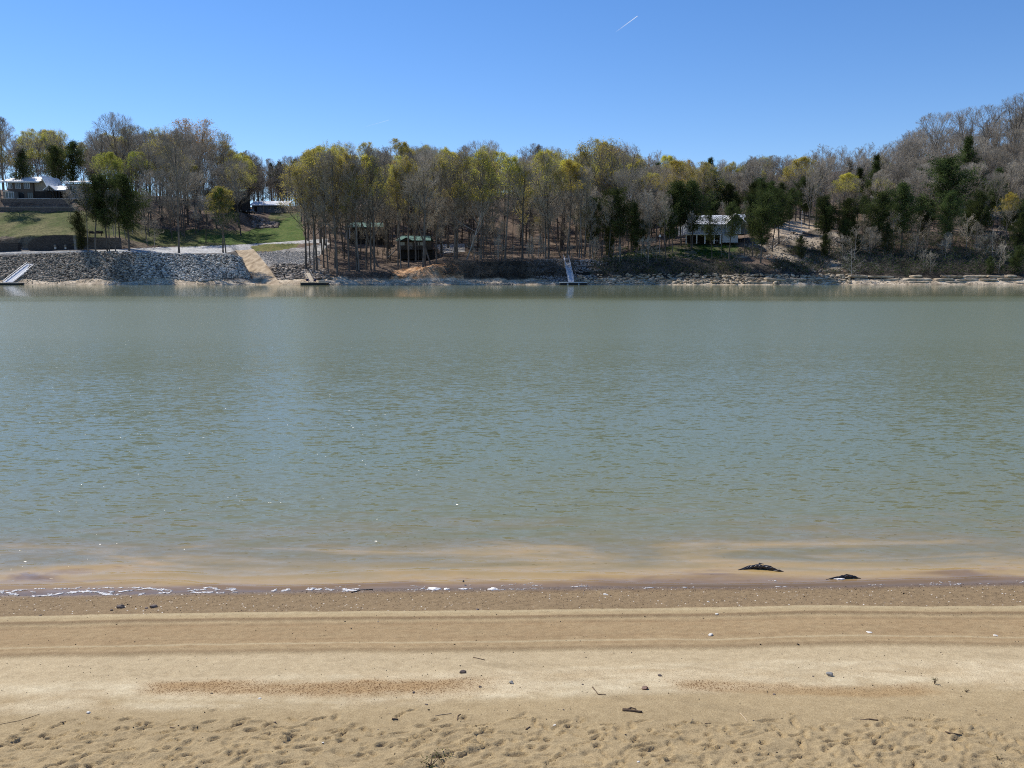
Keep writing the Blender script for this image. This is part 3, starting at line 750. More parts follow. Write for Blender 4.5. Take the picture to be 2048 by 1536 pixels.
M['foam'] = simple('foam', (.86, .80, .72), (.98, .94, .87), 60, .75, .6, .3, bdist=.006)
M['weed'] = foliage('weed', (.05, .06, .02), (.13, .14, .04), .3, .2, 20)

def stone(u, row, wpx, label, mname='pebble', flat=.6, group=None, name='stone', seed=0):
    P = bpos(u, row); sz = wpx / F * P.y / 2
    g = np.random.default_rng(seed + int(u)); v = rock_shapes(1, ICO3, .015, seed + int(u), .1)[0]
    v = v * np.array([1.05, .75, flat]) * sz
    v += fbm(v[:, 0] / sz * 2, v[:, 1] / sz * 2 + v[:, 2] / sz, int(u) % 9)[:, None] * v * .25
    o = mesh(name, v, ICO3[1], M[mname], smooth=False); o.location = P + Vector((0, 0, sz * flat * .45)); o.rotation_euler = (0, 0, g.uniform(-.6, .6))
    return tag(o, label, name.replace('_', ' '), group)
ST = [
 (241, 1212, 17, 'dark stone on the wet sand near the waterline, the left one of a pair', 'pebble'),
 (307, 1211, 15, 'dark stone with a lighter top on wet sand, the right one of a pair', 'pebble'),
 (293, 1214, 8, 'small dark stone just left of the larger right stone on wet sand', 'pebble'),
 (223, 1218, 6, 'tiny dark stone below left of the left dark stone', 'pebble'),
 (80, 1230, 7, 'small dark stone on the upper tyre line at far left', 'pebble'),
 (955, 1223, 8, 'small dark stone sitting on the first ridge line in the middle', 'pebble'),
 (926, 1346, 15, 'dark lumpy stone in the speckled crust left of centre', 'pebble'),
 (1023, 1367, 13, 'grey white pebble with dark side on the pale crust at centre', 'grey_stone'),
 (960, 1375, 7, 'small dark pebble left of the grey white centre pebble', 'pebble'),
 (1290, 1379, 15, 'reddish brown rounded stone on the pale sand right of centre', 'brown_stone'),
 (1320, 1354, 9, 'small dark stone above the reddish brown stone', 'pebble'),
 (1660, 1354, 17, 'flat grey stone on the pale crust at right', 'grey_stone'),
 (1626, 1356, 5, 'tiny black stone just left of the flat grey stone', 'pebble'),
 (1548, 1391, 6, 'small dark stone on the lower speckled band at right', 'pebble'),
 (853, 1409, 6, 'tiny dark pebble below the speckled crust left of centre', 'pebble'),
 (1127, 1419, 5, 'tiny dark pebble on plain sand left of the driftwood piece', 'pebble'),
 (827, 1386, 7, 'small brown pebble on the lower edge of the crust', 'pebble'),
 (550, 1445, 6, 'tiny dark pebble lying in the left trampled sand', 'pebble'),
 (1165, 1370, 5, 'tiny dark pebble at the edge of the crust between two stones', 'pebble')]
for k, (u, r_, w_, lb, mm) in enumerate(ST): stone(u, r_, w_, lb, mm, .6, 'loose stones on the beach', 'stone', k)
SH = [
 (1212, 1191, 12, 'white flat shell on the wet sand near the waterline right of centre', .3),
 (1421, 1272, 14, 'white angular shell below the first ridge line at right', .45),
 (1991, 1275, 11, 'white flat shell near the second ridge line at far right', .3),
 (1738, 1267, 12, 'faint pale shell fragment on the sand between the ridge lines', .2),
 (177, 1422, 10, 'white pebble sized shell on plain sand at far left', .5),
 (519, 1397, 8, 'white shell at the lower edge of the crust at left', .5),
 (766, 1470, 10, 'white shell half sunk in trampled sand left of centre', .4),
 (1110, 1450, 9, 'small white shell in the sand right of centre', .35),
 (1416, 1205, 6, 'tiny white shell on wet sand right of centre', .5),
 (1277, 1524, 8, 'small white shell at the bottom right of centre', .4),
 (646, 1487, 6, 'tiny white shell in the trampled sand at left', .4),
 (1433, 1233, 8, 'thin white shell touching the first ridge line at right', .25)]
for k, (u, r_, w_, lb, fl) in enumerate(SH): stone(u, r_, w_, lb, 'shell', fl, 'white shells and chips on the beach', 'shell', 40 + k)

def stick(pl, rad, label, mname='dry_wood', name='stick', cat='stick', seed=0, twigs=(), group=None, lift=0.4):
    pts = []
    for (u, r_) in pl: P = bpos(u, r_); pts.append(P)
    base = pts[0].copy()
    pts = [p - base + Vector((0, 0, rad * lift)) for p in pts]
    full = []
    for a, b in zip(pts[:-1], pts[1:]):
        for t in (0, .34, .67): full.append(a.lerp(b, t))
    full.append(pts[-1])
    rs = [rad * (1 - .55 * i / len(full)) for i in range(len(full))]
    v, f = loft(full, rs, 8, seed)
    o = mesh(name, v, f, M[mname], smooth=True); o.location = base
    return tag(o, label, cat, group)
G = 'sticks and twigs on the beach'
stick([(947, 1314), (970, 1320)], .004, 'straight dark stick on the smooth pale sand at centre', group=G)
stick([(703, 1185), (722, 1180), (746, 1179)], .006, 'dark bent stick lying at the foam edge left of centre', 'wet_wood', group=G, seed=2)
stick([(1245, 1421), (1262, 1422), (1284, 1425)], .010, 'dark driftwood piece on plain sand right of centre', name='driftwood', cat='driftwood', seed=3)
stick([(1256, 1419), (1262, 1416), (1272, 1420)], .006, 'short stub of wood lying on top of the dark driftwood piece', group=G, seed=4)
stick([(1721, 1442), (1740, 1442), (1756, 1444)], .006, 'brown straight stick on plain sand at right', group=G, seed=5)
stick([(870, 1431), (885, 1428), (903, 1425)], .003, 'thin straw coloured twig on plain sand left of centre', 'straw', group=G, seed=6)
stick([(927, 1438), (915, 1440), (916, 1431), (921, 1428)], .005, 'dark hooked twig shaped like a check mark at centre', group=G, seed=7)
stick([(784, 1439), (796, 1438)], .006, 'short dark stub of stick in the sand left of centre', group=G, seed=8)
stick([(1185, 1376), (1196, 1389), (1212, 1391)], .004, 'brown crumpled twig in the crust right of centre', group=G, seed=9)
stick([(1480, 1428), (1492, 1440), (1494, 1445)], .003, 'thin pale bent twig on plain sand at right', 'straw', group=G, seed=10)
stick([(0, 1444), (40, 1437), (80, 1424)], .0016, 'long thin dark twig at far left edge', group=G, seed=11)
stick([(1052, 1460), (1060, 1455)], .005, 'tiny dark stub of stick pointing up right at centre', group=G, seed=12)
stick([(120, 1440), (132, 1442)], .003, 'tiny dark twig on plain sand at left', group=G, seed=13)
stick([(1890, 1470), (1905, 1476), (1922, 1478)], .004, 'dark twig beside a trampled hollow at far right', group=G, seed=14)
stick([(1410, 1449), (1421, 1447)], .004, 'short dark stick left of the brown straight stick', group=G, seed=15)
stick([(340, 1452), (352, 1455)], .004, 'short dark twig on the sand at lower left', group=G, seed=16)

def plant(u, row, hpx, label, n=9, spread=1.0, seed=0, dead=False):
    P = bpos(u, row); h = hpx / F * P.y; g = random.Random(seed)
    t = empty('beach_weed', P, label, 'plant')
    V = []; Fc = []
    for i in range(n):
        an = g.uniform(0, 6.28); ln = h * g.uniform(.5, 1.1); bend = spread * g.uniform(.5, 1.2)
        pts = [Vector((0, 0, 0))]
        for k in range(1, 5):
            q = k / 4
            pts.append(Vector((math.cos(an) * ln * q * bend, math.sin(an) * ln * q * bend, ln * (q - .35 * bend * q * q) * .9)))
        v, f = loft(pts, [.0022, .0018, .0015, .0012, .0008], 4, i)
        b = len(V); V += v; Fc += [tuple(b + x for x in q) for q in f]
    mesh('stem', V, Fc, M['dry_wood'], t)
    V = []; Fc = []
    for i in range(n * 4):
        an = g.uniform(0, 6.28); rr_ = h * g.uniform(.2, .9) * spread; z = h * g.uniform(.1, .85)
        c = Vector((math.cos(an) * rr_, math.sin(an) * rr_, z)); l_ = h * g.uniform(.12, .26)
        d = Vector((math.cos(an) + g.uniform(-.5, .5), math.sin(an) + g.uniform(-.5, .5), g.uniform(-.3, .5))).normalized(); sd = d.cross(Vector((0, 0, 1))).normalized() * l_ * .3
        b = len(V); V += [tuple(c - d * l_ * .5), tuple(c + sd), tuple(c + d * l_ * .5), tuple(c - sd)]; Fc.append((b, b + 1, b + 2, b + 3))
    mesh('leaves', V, Fc, M['weed'], t)
plant(1869, 1371, 17, 'small upright green weed seedling on the pale crust at right', 5, .5, 1)
plant(884, 1512, 22, 'dark tangled weed sprawling on the sand at bottom centre', 12, 1.3, 2)
plant(862, 1530, 26, 'drooping dark weed at the bottom edge left of the tangled weed', 9, 1.0, 3)
plant(1995, 1524, 14, 'small dark weed at the bottom right edge', 6, .9, 4)
plant(1932, 1387, 9, 'tiny dark weed on the end of the speckled band at far right', 5, .7, 5)

# driftwood logs in the shallows
def log(pl, rads, label, seed):
    pts = []
    for (u, r_, hz) in pl:
        y = H0 / math.tan(math.atan((r_ - 768) / F) + PIT); pts.append(Vector((xcol(u, y, 0), y, hz)))
    base = pts[0].copy(); base.z = 0
    t = empty('driftwood_log', base, label, 'driftwood')
    pts = [p - base for p in pts]
    full = []; rr_ = []
    for i in range(len(pts) - 1):
        for q in (0, .25, .5, .75):
            full.append(pts[i].lerp(pts[i + 1], q) + Vector((0, 0, random.uniform(-.003, .003)))); rr_.append(rads[i] * (1 - q) + rads[i + 1] * q)
    full.append(pts[-1]); rr_.append(rads[-1])
    v, f = loft(full, rr_, 12, seed, .3); mesh('trunk', v, f, M['wet_wood'], t)
    return t, full
t, fp = log([(1476, 1140, -.004), (1500, 1137, .008), (1515, 1137, .022), (1535, 1139, .018), (1555, 1143, .006), (1568, 1144, -.002)], [.008, .018, .022, .020, .013, .006],
    'black wet driftwood log humped above the brown shallows, upper left of two', 1)
v, f = loft([fp[8], fp[8] + Vector((.05, -.02, .004)), fp[8] + Vector((.12, -.05, -.02))], [.012, .008, .004], 7, 5, .2); mesh('branch', v, f, M['wet_wood'], t)
v, f = loft([fp[9], fp[9] + Vector((.0, .03, .018)), fp[9] + Vector((.05, .06, .0))], [.009, .006, .003], 7, 6, .2); mesh('branch', v, f, M['wet_wood'], t)
t, fp = log([(1652, 1159, -.006), (1670, 1157, .004), (1690, 1156, .014), (1708, 1156, .012), (1722, 1157, -.003)], [.006, .011, .015, .011, .005],
    'thin black driftwood log at the water edge with foam against it, lower right of two', 2)
v, f = loft([fp[7], fp[7] + Vector((.04, .02, .012)), fp[7] + Vector((.10, .03, .0))], [.007, .005, .003], 6, 7, .2); mesh('branch', v, f, M['wet_wood'], t)

# foam
def foam_piece(g, c, lx, ly, lz):
    v = ICO1[0] * np.array([lx, ly, lz]) * g.uniform(.7, 1.25, (len(ICO1[0]), 1))
    return v + np.array(c)
g = np.random.default_rng(5); V = []; Fc = []; n = 0
for k in range(5200):
    u = g.uniform(-60, 720) if g.random() < .66 else g.uniform(700, 2100)
    if vn(u / 33., 0, 3) < .30 or (u > 700 and vn(u / 40., 1, 5) < .5): continue
    x = xcol(u, 6.3, 0); lnk = g.choice([0, 1, 2], p=[.5, .3, .2])
    off = (-.012, .03, .075)[lnk] + (vn(u / (90., 60., 110.)[lnk], 2 + lnk, 4) - .5) * .10 + (vn(u / 14., lnk, 7) - .5) * .03 + g.normal(0, .004 + .010 * vn(u / 50., lnk * 3, 9))
    if vn(u / 9., lnk * 7, 6) < .38: continue
    y = 6.285 + .026 * x + off
    sz = g.uniform(.0010, .0042) * (1.3 if u < 720 else .95) * (1.8 if g.random() < .06 else 1)
    c = (x, y, max(ZB(x, y), 0) + .002); v = foam_piece(g, c, sz * g.uniform(1.4, 4.6), sz * .8, sz * .45)
    V.append(v[::1]); Fc.append(ICO1[1] + n); n += len(v)
tag(mesh('foam', np.concatenate(V), np.concatenate(Fc), M['foam'], smooth=True), 'white foam strung along the near waterline', 'foam', kind='stuff')
for (u, r_, wpx, hp, lb) in ((866, 1181, 26, 7, 'white foam blob with a ragged left peak at the waterline left of centre'), (893, 1181, 14, 4, 'low oval foam blob between the ragged blob and the bead'),
                         (926, 1180, 17, 4, 'foam blob under the small dark bead at the waterline'), (988, 1181, 21, 6, 'wide flat foam blob, rightmost of the centre four'),
                         (1678, 1158, 22, 3, 'thin foam strip against the right driftwood log')):
    y = H0 / math.tan(math.atan((r_ - 768) / F) + PIT); x = xcol(u, y, 0); q = wpx / F * y / 2
    v = ICO3[0] * np.array([q, q * .5, hp / F * y * .42]); v *= 1 + 1.5 * fbm(v[:, 0] * 70 + u, v[:, 1] * 90, 3, 4)[:, None]; v[:, 2] *= 1 + 1.6 * fbm(v[:, 0] * 160 + u, v[:, 1] * 160, 6, 2)
    o = mesh('foam_blob', v, ICO3[1], M['foam'], smooth=True); o.location = (x, y, max(ZB(x, y), 0) + .002); tag(o, lb, 'foam')
y = 6.38; o = mesh('river_snail', ICO3[0] * np.array([.0085, .0085, .0095]) * (1 + .12 * np.sin(ICO3[0][:, 2:3] * 9)), ICO3[1], M['wet_wood'], smooth=True)
o.location = (xcol(927, y, 0), y, .028); tag(o, 'small round dark bead like object standing on the foam at the waterline', 'debris'); o.name = 'debris_ball'
# floating specks of debris scattered pebbles, uncountable
g = np.random.default_rng(8); nP = 4200
x = g.uniform(-5, 5, nP); s_ = np.abs(g.normal(0, 1, nP)) * .28; s_ = np.where(g.random(nP) < .5, g.uniform(0, 4, nP), s_)
y = 6.285 + .026 * x - s_ - .02
zz = np.array([ZB(a_, b_) for a_, b_ in zip(x, y)]); S_ = g.uniform(.0012, .0042, nP) * np.where(g.random(nP) < .05, 2, 1)
V, Fc, nv = scatter_rocks(np.stack([x, y, zz + .0008], 1), S_, RS, ICO1[1], g, (.4, .8))
bb = np.where(g.random(nP) < .12, .55, g.uniform(.04, .16, nP)); 
tag(mesh('gravel_specks', V, Fc, M['stone_attr'], colr=np.repeat(np.stack([bb, bb * .8, bb * .62], 1), nv, 0)), 'tiny pebbles and dark specks washed up on the sand', 'pebbles', kind='stuff')
# ------------------------------------------------------------------ buildings
M['white_metal'] = simple('white_metal_roof', (.84, .84, .83), (.94, .94, .93), 1.2, .35, 0, .6)
M['green_metal'] = simple('green_metal_roof', (.06, .145, .12), (.13, .25, .215), .9, .6, 0, .2)
M['brown_siding'] = simple('brown_siding', (.085, .07, .058), (.14, .115, .095), 1.5, .85, 0, .2, (.3, .3, 8))
M['tan_siding'] = simple('tan_siding', (.22, .20, .17), (.31, .28, .24), 1.2, .85, 0, .2, (.3, .3, 6))
M['white_siding'] = simple('white_siding', (.42, .46, .50), (.58, .61, .64), 1, .7, 0, .3, (.2, .2, 7))
M['grey_siding'] = simple('grey_siding', (.13, .15, .17), (.23, .25, .28), 1, .8, 0, .2, (7, .2, .2))
M['dark_wood'] = simple('dark_wood', (.018, .016, .015), (.045, .038, .033), 2, .85)
M['white_trim'] = simple('white_trim', (.62, .63, .64), (.78, .78, .78), 2, .6)
M['tan_wood'] = simple('tan_boards', (.42, .34, .24), (.60, .50, .37), 2, .8, 0, .2, (1, 6, 1))  # plain tan board colour for the dock and its box
M['grey_wood'] = simple('grey_wood', (.22, .21, .20), (.36, .34, .32), 2, .85)
M['black'] = simple('black_float', (.012, .012, .013), (.03, .03, .032), 3, .5)
M['alu'] = simple('aluminium', (.50, .51, .53), (.66, .67, .69), 4, .4, 0, .5)
M['concrete'] = simple('concrete_cap', (.45, .43, .40), (.62, .60, .56), 2, .9)
m, nt = mat('glass')
p = N(nt, 'ShaderNodeBsdfPrincipled'); p.inputs['Base Color'].default_value = (.015, .022, .03, 1); p.inputs['Roughness'].default_value = .04
p.inputs['Specular IOR Level'].default_value = .8; out(nt, p.outputs[0]); M['glass'] = m
def brickmat(name, c1, c2, mo, scale):
    m, nt = mat(name)
    tc = N(nt, 'ShaderNodeTexCoord'); s_ = N(nt, 'ShaderNodeSeparateXYZ'); L(nt, tc.outputs['Object'], s_.inputs[0])
    cb = N(nt, 'ShaderNodeCombineXYZ'); L(nt, s_.outputs[0], cb.inputs[0]); L(nt, s_.outputs[2], cb.inputs[1])
    b = N(nt, 'ShaderNodeTexBrick'); L(nt, cb.outputs[0], b.inputs['Vector'])
    b.inputs['Color1'].default_value = (*c1, 1); b.inputs['Color2'].default_value = (*c2, 1); b.inputs['Mortar'].default_value = (*mo, 1)
    b.inputs['Scale'].default_value = scale; b.inputs['Mortar Size'].default_value = .03
    p = N(nt, 'ShaderNodeBsdfPrincipled'); L(nt, b.outputs[0], p.inputs['Base Color']); p.inputs['Roughness'].default_value = .95
    out(nt, p.outputs[0]); return m
M['block'] = brickmat('block_wall', (.10, .085, .075), (.19, .165, .15), (.04, .035, .03), 1.3)
M['block_dark'] = brickmat('dark_block_wall', (.045, .038, .034), (.10, .085, .075), (.02, .018, .016), 1.2)

def pbox(u0, u1, rt, rb, Y, dep, mb=None):             # box whose front face covers photo columns u0..u1, rows rt..rb at distance Y
    mb = mb or MB(); zt, zb_ = zrow(rt, Y), zrow(rb, Y); zm = (zt + zb_) / 2
    return mb.box((xcol(u0, Y, zm), Y, zb_), (xcol(u1, Y, zm), Y + dep, zt))
def window(u0, u1, rt, rb, Y, par, loc, panes=2, fm='white_trim'):
    zt, zb_ = zrow(rt, Y), zrow(rb, Y); x0, x1 = xcol(u0, Y, zt), xcol(u1, Y, zt); w_ = .09
    fr = MB().box((x0, Y - .08, zb_), (x1, Y, zb_ + w_)).box((x0, Y - .08, zt - w_), (x1, Y, zt))
    for k in range(panes + 1):
        x = x0 + (x1 - x0 - w_) * k / panes; fr.box((x, Y - .075, zb_ + w_), (x + w_, Y, zt - w_))
    gl = MB().box((x0 + w_, Y - .03, zb_ + w_), (x1 - w_, Y - .01, zt - w_))
    wn = gl.build('window', M['glass'], par, loc)
    fr.build('frame', M[fm], wn, loc)
    return wn
def posts(name, us, rt, rb, Y, w_, m_, par, loc):
    for u in us:
        zt, zb_ = zrow(rt, Y), zrow(rb, Y); x = xcol(u, Y, zt)
        MB().box((x - w_ / 2, Y - w_ / 2, zb_), (x + w_ / 2, Y + w_ / 2, zt)).build(name, M[m_], par, loc)

# house at the far left
Y = 252.; loc = pt(70, 399, Y); h = empty('lake_house', loc, 'two storey brown house with white metal roof and gabled porch, above block terrace walls', 'house')
pbox(16, 66, 362, 398, Y, 9).build('wall', M['brown_siding'], h, loc)
zt, ze, zb_ = zrow(358, Y + 4.5), zrow(364, Y), zrow(398, Y)
xa, xb, xm = xcol(66, Y, ze), xcol(95, Y, ze), xcol(83, Y, zt)
# right end wing: tan gable wall, angled towards the porch
MB().prism([(xa + .01, Y + .6, zb_), (xb - .6, Y + .6, zb_), (xb - .6, Y + .6, zrow(373, Y)), (xm, Y + .6, zt - .35), (xa + .01, Y + .6, ze)], (0, 8, 0)).build('gable_wall', M['tan_siding'], h, loc)
rf = MB(); xl = xcol(2, Y, ze)
x82 = xcol(82, Y, ze)
rf.prism([(xl, Y - 1.0, ze - .05), (x82, Y - 1.0, ze - .05), (xcol(84, Y, ze), Y + 4.5, zt + .5), (xl + 3.0, Y + 4.5, zt + .5)], (0, 0, .18))
rf.prism([(xl + 3.0, Y + 4.51, zt + .5), (xcol(84, Y, ze), Y + 4.51, zt + .5), (x82, Y + 10, ze), (xl, Y + 10, ze)], (0, 0, .18))
rf.prism([(xcol(83.5, Y, ze), Y - .6, zt + .52), (xcol(84.5, Y, ze), Y - .6, zt + .62), (xcol(97, Y, ze), Y - .6, zrow(374, Y)), (xcol(96, Y, ze), Y - .6, zrow(375, Y) - .15)], (0, 10, 0))
rf.build('roof', M['white_metal'], h, loc)
MB().box((xl, Y - 1.08, ze - .28), (x82, Y - 1.0, ze - .02)).build('fascia', M['white_trim'], h, loc)
for (a_, b_) in ((16, 24), (30, 41), (47.5, 59)): window(a_, b_, 365.5, 377, Y, h, loc, 3)
window(11, 16.5, 384, 396.5, Y - 2.5, h, loc, 1); window(17, 27.5, 384, 396.5, Y - 2.5, h, loc, 2)
pbox(6.5, 28, 383, 397.5, Y - 2.4, 2.3).build('bay', M['tan_siding'], h, loc)
pbox(6, 15.5, 381.2, 382.8, Y - 2.9, 2.8).build('bay_roof', M['white_metal'], h, loc)
for (a_, b_) in ((35, 48), (54, 66)):
    window(a_, b_, 384.5, 397, Y, h, loc, 3, 'dark_wood')
# covered porch with gable
pbox(66.5, 100, 382.5, 397.5, Y + .5, .3).build('porch_screen', M['dark_wood'], h, loc)
ze, zt = zrow(381, Y - .5), zrow(371.5, Y + 4)
rf = MB().prism([(xcol(92, Y, ze), Y - 1, ze), (xcol(134, Y, ze), Y - 1, ze), (xcol(134, Y, ze), Y + 5, zt), (xcol(88, Y, ze), Y + 5, zt)], (0, 0, .15))
g0, g1_, gm0 = xcol(94, Y, ze), xcol(118.5, Y, ze), xcol(106.5, Y, ze); za = zrow(371, Y - 2)
rf.prism([(g0, Y - 2.2, ze - .15), (gm0, Y - 2.2, za), (gm0, Y + 4, za), (g0, Y + 4, ze - .15)], (0, 0, .2)).prism([(gm0 + .001, Y - 2.2, za), (g1_, Y - 2.2, ze - .15), (g1_, Y + 4, ze - .15), (gm0 + .001, Y + 4, za)], (0, 0, .2))
rf.build('porch_roof', M['white_metal'], h, loc)
gb = MB().bar((g0 + .3, Y - 2.1, ze - .2), (g1_ - .3, Y - 2.1, ze - .2), .25).bar((gm0, Y - 2.1, ze - .2), (gm0, Y - 2.1, za - .1), .18)
gb.bar((gm0 - .9, Y - 2.1, ze), (gm0, Y - 2.1, za - .8), .12).bar((gm0 + .9, Y - 2.1, ze), (gm0, Y - 2.1, za - .8), .12).build('gable_truss', M['dark_wood'], h, loc)
MB().prism([(g0 + .3, Y + .5, ze - .1), (g1_ - .3, Y + .5, ze - .1), (gm0, Y + .5, za - .1)], (0, .2, 0)).build('gable_infill', M['dark_wood'], h, loc)
posts('post', (101, 106, 112, 118, 126, 133), 382, 398, Y - 1.5, .28, 'dark_wood', h, loc)
pbox(100, 134, 383, 397, Y + 4.6, .2).build('porch_wall', M['dark_wood'], h, loc)
cu = MB(); pbox(112.3, 115.6, 367, 373, Y + 5, .8, cu); cu.build('chimney', M['white_trim'], h, loc)
MB().prism([(xcol(111.5, Y, 30), Y + 4.9, zrow(367, Y + 5)), (xcol(116.4, Y, 30), Y + 4.9, zrow(367, Y + 5)), (xcol(114, Y, 30), Y + 4.9, zrow(364.5, Y + 5))], (0, 1, 0)).build('chimney_cap', M['white_metal'], h, loc)
for (u0, u1, rt, rb, Yw, dep, mm, nm, lb) in ((5, 136, 398, 413.5, 248.5, 2.5, 'block', 'terrace_wall', 'tall grey brown block terrace wall directly under the brown house'),
                                        (-40, 152, 414.5, 424.5, 245.5, 1.2, 'block', 'terrace_wall', 'lower long block wall with pale cap below the tall terrace wall')):
    loc = pt((u0 + u1) / 2, rb, Yw); o = empty(nm, loc, lb, 'retaining wall')
    pbox(u0, u1, rt, rb + 5, Yw, dep).build('wall', M[mm], o, loc)
    if mm == 'block': pbox(u0 - .5, u1 + .5, rt - .7, rt, Yw - .1, dep + .1).build('coping', M['concrete'], o, loc)
pbox(-60, 150, 396.6, 397.6, 251, 14).build('terrace', M['concrete']); bpy.data.objects['terrace']['kind'] = 'structure'

# flat pale roofed house behind the cedars
Y = 254.; loc = pt(160, 398, Y); h = empty('flat_roofed_house', loc, 'second house with low white metal roof half hidden behind the dark cedar clump', 'house')
pbox(134, 188, 367, 400, Y, 8).build('wall', M['grey_siding'], h, loc); pbox(135, 187, 400.1, 418, Y + .2, 7).build('foundation', M['block'], h, loc)
zz_ = zrow(366, Y); MB().prism([(xcol(128, Y, zz_), Y - 1, zz_), (xcol(188, Y, zz_), Y - 1, zz_), (xcol(184, Y, zz_), Y + 5, zrow(362, Y + 4)), (xcol(140, Y, zz_), Y + 5, zrow(362, Y + 4))], (0, 0, .2)).build('roof', M['white_metal'], h, loc)
for a_ in (142, 152, 163, 174): window(a_, a_ + 6, 371, 382, Y, h, loc, 2)

# curved block retaining walls beside the road on the left bank
def arcwall(us, tops, rb, Y, thick, label, m_='block_dark'):
    P0 = pt(us[0], rb, Y); o = empty('retaining_wall', P0, label, 'retaining wall')
    V = []; Fc = []; n = len(us)
    for i, (u, r_) in enumerate(zip(us, tops)):
        a_, b_ = pt(u, r_, Y), pt(u, rb, Y)
        for q in ((a_.x, Y, a_.z), (a_.x, Y + thick, a_.z), (a_.x, Y + thick, b_.z), (a_.x, Y, b_.z)): V.append(tuple(Vector(q) - P0))
    for i in range(n - 1):
        for k in range(4): Fc.append((i * 4 + k, i * 4 + (k + 1) % 4, i * 4 + 4 + (k + 1) % 4, i * 4 + 4 + k))
    Fc += [(0, 3, 2, 1), tuple(4 * (n - 1) + k for k in range(4))]
    mesh('wall', V, Fc, M[m_], o); return o
arcwall([56, 64, 72, 80, 90, 110, 130, 147], [487, 480, 476, 473, 471, 470.2, 470.2, 471], 503, 216.5, 1.5, 'long dark curved retaining wall with a rounded top beside the left bank road')
o = arcwall([153, 170, 200, 238], [473, 474.5, 475, 476], 501, 217.2, 1.2, 'shorter dark block retaining wall behind the cedar trunks', 'block')
arcwall([-60, -20, 10, 35], [484, 485, 486, 485], 507, 215.5, 1.2, 'low dark retaining wall running off the left edge beside the road')
loc = pt(150, 501, 216.3); o = MB(); pbox(147.5, 152.5, 471, 501, 216.1, .8, o); tag(o.build('stone_pillar', M['grey_wood'], None), 'pale rough stone pillar between the two dark retaining walls', 'pillar')
# wooden bin / grill on the lawn, small pots by the wall
loc = pt(190, 471, 221); o = empty('garden_bench', loc, 'dark wooden bench with a high back on the lawn behind the cedar trunks', 'bench')
pbox(178, 204, 464, 467, 221, .8).build('seat', M['dark_wood'], o, loc); pbox(178, 186, 461.5, 464, 221.3, .3).build('backrest', M['dark_wood'], o, loc); pbox(191, 205, 462, 464, 221.3, .3).build('backrest', M['dark_wood'], o, loc)
posts('leg', (179.5, 203), 467, 472, 221.2, .15, 'dark_wood', o, loc)
for (u, w_, lb) in ((111, 3.2, 'pale square planter pot at the foot of the curved wall, left of two'), (131.5, 3, 'pale square planter pot at the foot of the curved wall, right of two')):
    loc = pt(u, 498, 215.5); o = empty('planter_pot', loc, lb, 'planter')
    s_ = w_ * .137 / 2
    MB().prism([(loc.x - s_, loc.y - s_, loc.z), (loc.x + s_, loc.y - s_, loc.z), (loc.x + s_, loc.y + s_, loc.z), (loc.x - s_, loc.y + s_, loc.z)], (0, 0, .7)).build('pot', M['concrete'], o, loc, .03)
    v = ICO2[0] * .35 * (1 + .3 * np.random.default_rng(3).random((len(ICO2[0]), 1))); q = mesh('shrub', v, ICO2[1], M['brush_twig'], o); q.location = (0, 0, .85)

# dark house with green roof on the left slope
Y = 292.; loc = pt(450, 421, Y); h = empty('hillside_house', loc, 'dark timber house with faded green roof, half hidden left of the parked car', 'house')
pbox(408, 484, 384, 422, Y, 9).build('wall', M['dark_wood'], h, loc); pbox(409, 483, 422.1, 434, Y + .2, 8).build('foundation', M['dark_wood'], h, loc)
zz_ = zrow(384.5, Y); MB().prism([(xcol(404, Y, zz_), Y - 1.2, zz_), (xcol(487, Y, zz_), Y - 1.2, zz_), (xcol(485, Y, zz_), Y + 5, zrow(379, Y + 4)), (xcol(408, Y, zz_), Y + 5, zrow(379, Y + 4))], (0, 0, .2)).build('roof', M['green_metal'], h, loc)
for a_ in (420, 440, 462): window(a_, a_ + 9, 392, 402, Y, h, loc, 2, 'grey_wood')
# long white roofed shed
Y = 330.; loc = pt(540, 425, Y); h = empty('long_shed', loc, 'long low grey shed with a bright white metal roof at the top of the lawn', 'shed')
pbox(504, 562, 411, 425.5, Y, 7).build('wall', M['grey_siding'], h, loc); pbox(505, 561, 425.6, 431, Y + .2, 6).build('foundation', M['concrete'], h, loc)
zz_ = zrow(411.5, Y); MB().prism([(xcol(500, Y, zz_), Y - 1.2, zz_), (xcol(578, Y, zz_), Y - 1.2, zz_), (xcol(577, Y, zz_), Y + 5, zrow(402.5, Y + 4)), (xcol(502, Y, zz_), Y + 5, zrow(402.5, Y + 4))], (0, 0, .2)).build('roof', M['white_metal'], h, loc)
pbox(508.5, 514, 413, 425.5, Y - .05, .1).build('door', M['dark_wood'], h, loc)
window(536, 541, 414, 419, Y, h, loc, 2); window(548, 553, 414, 419, Y, h, loc, 2)
posts('post', (566, 571, 576), 411.5, 425.5, Y, .25, 'grey_wood', h, loc)

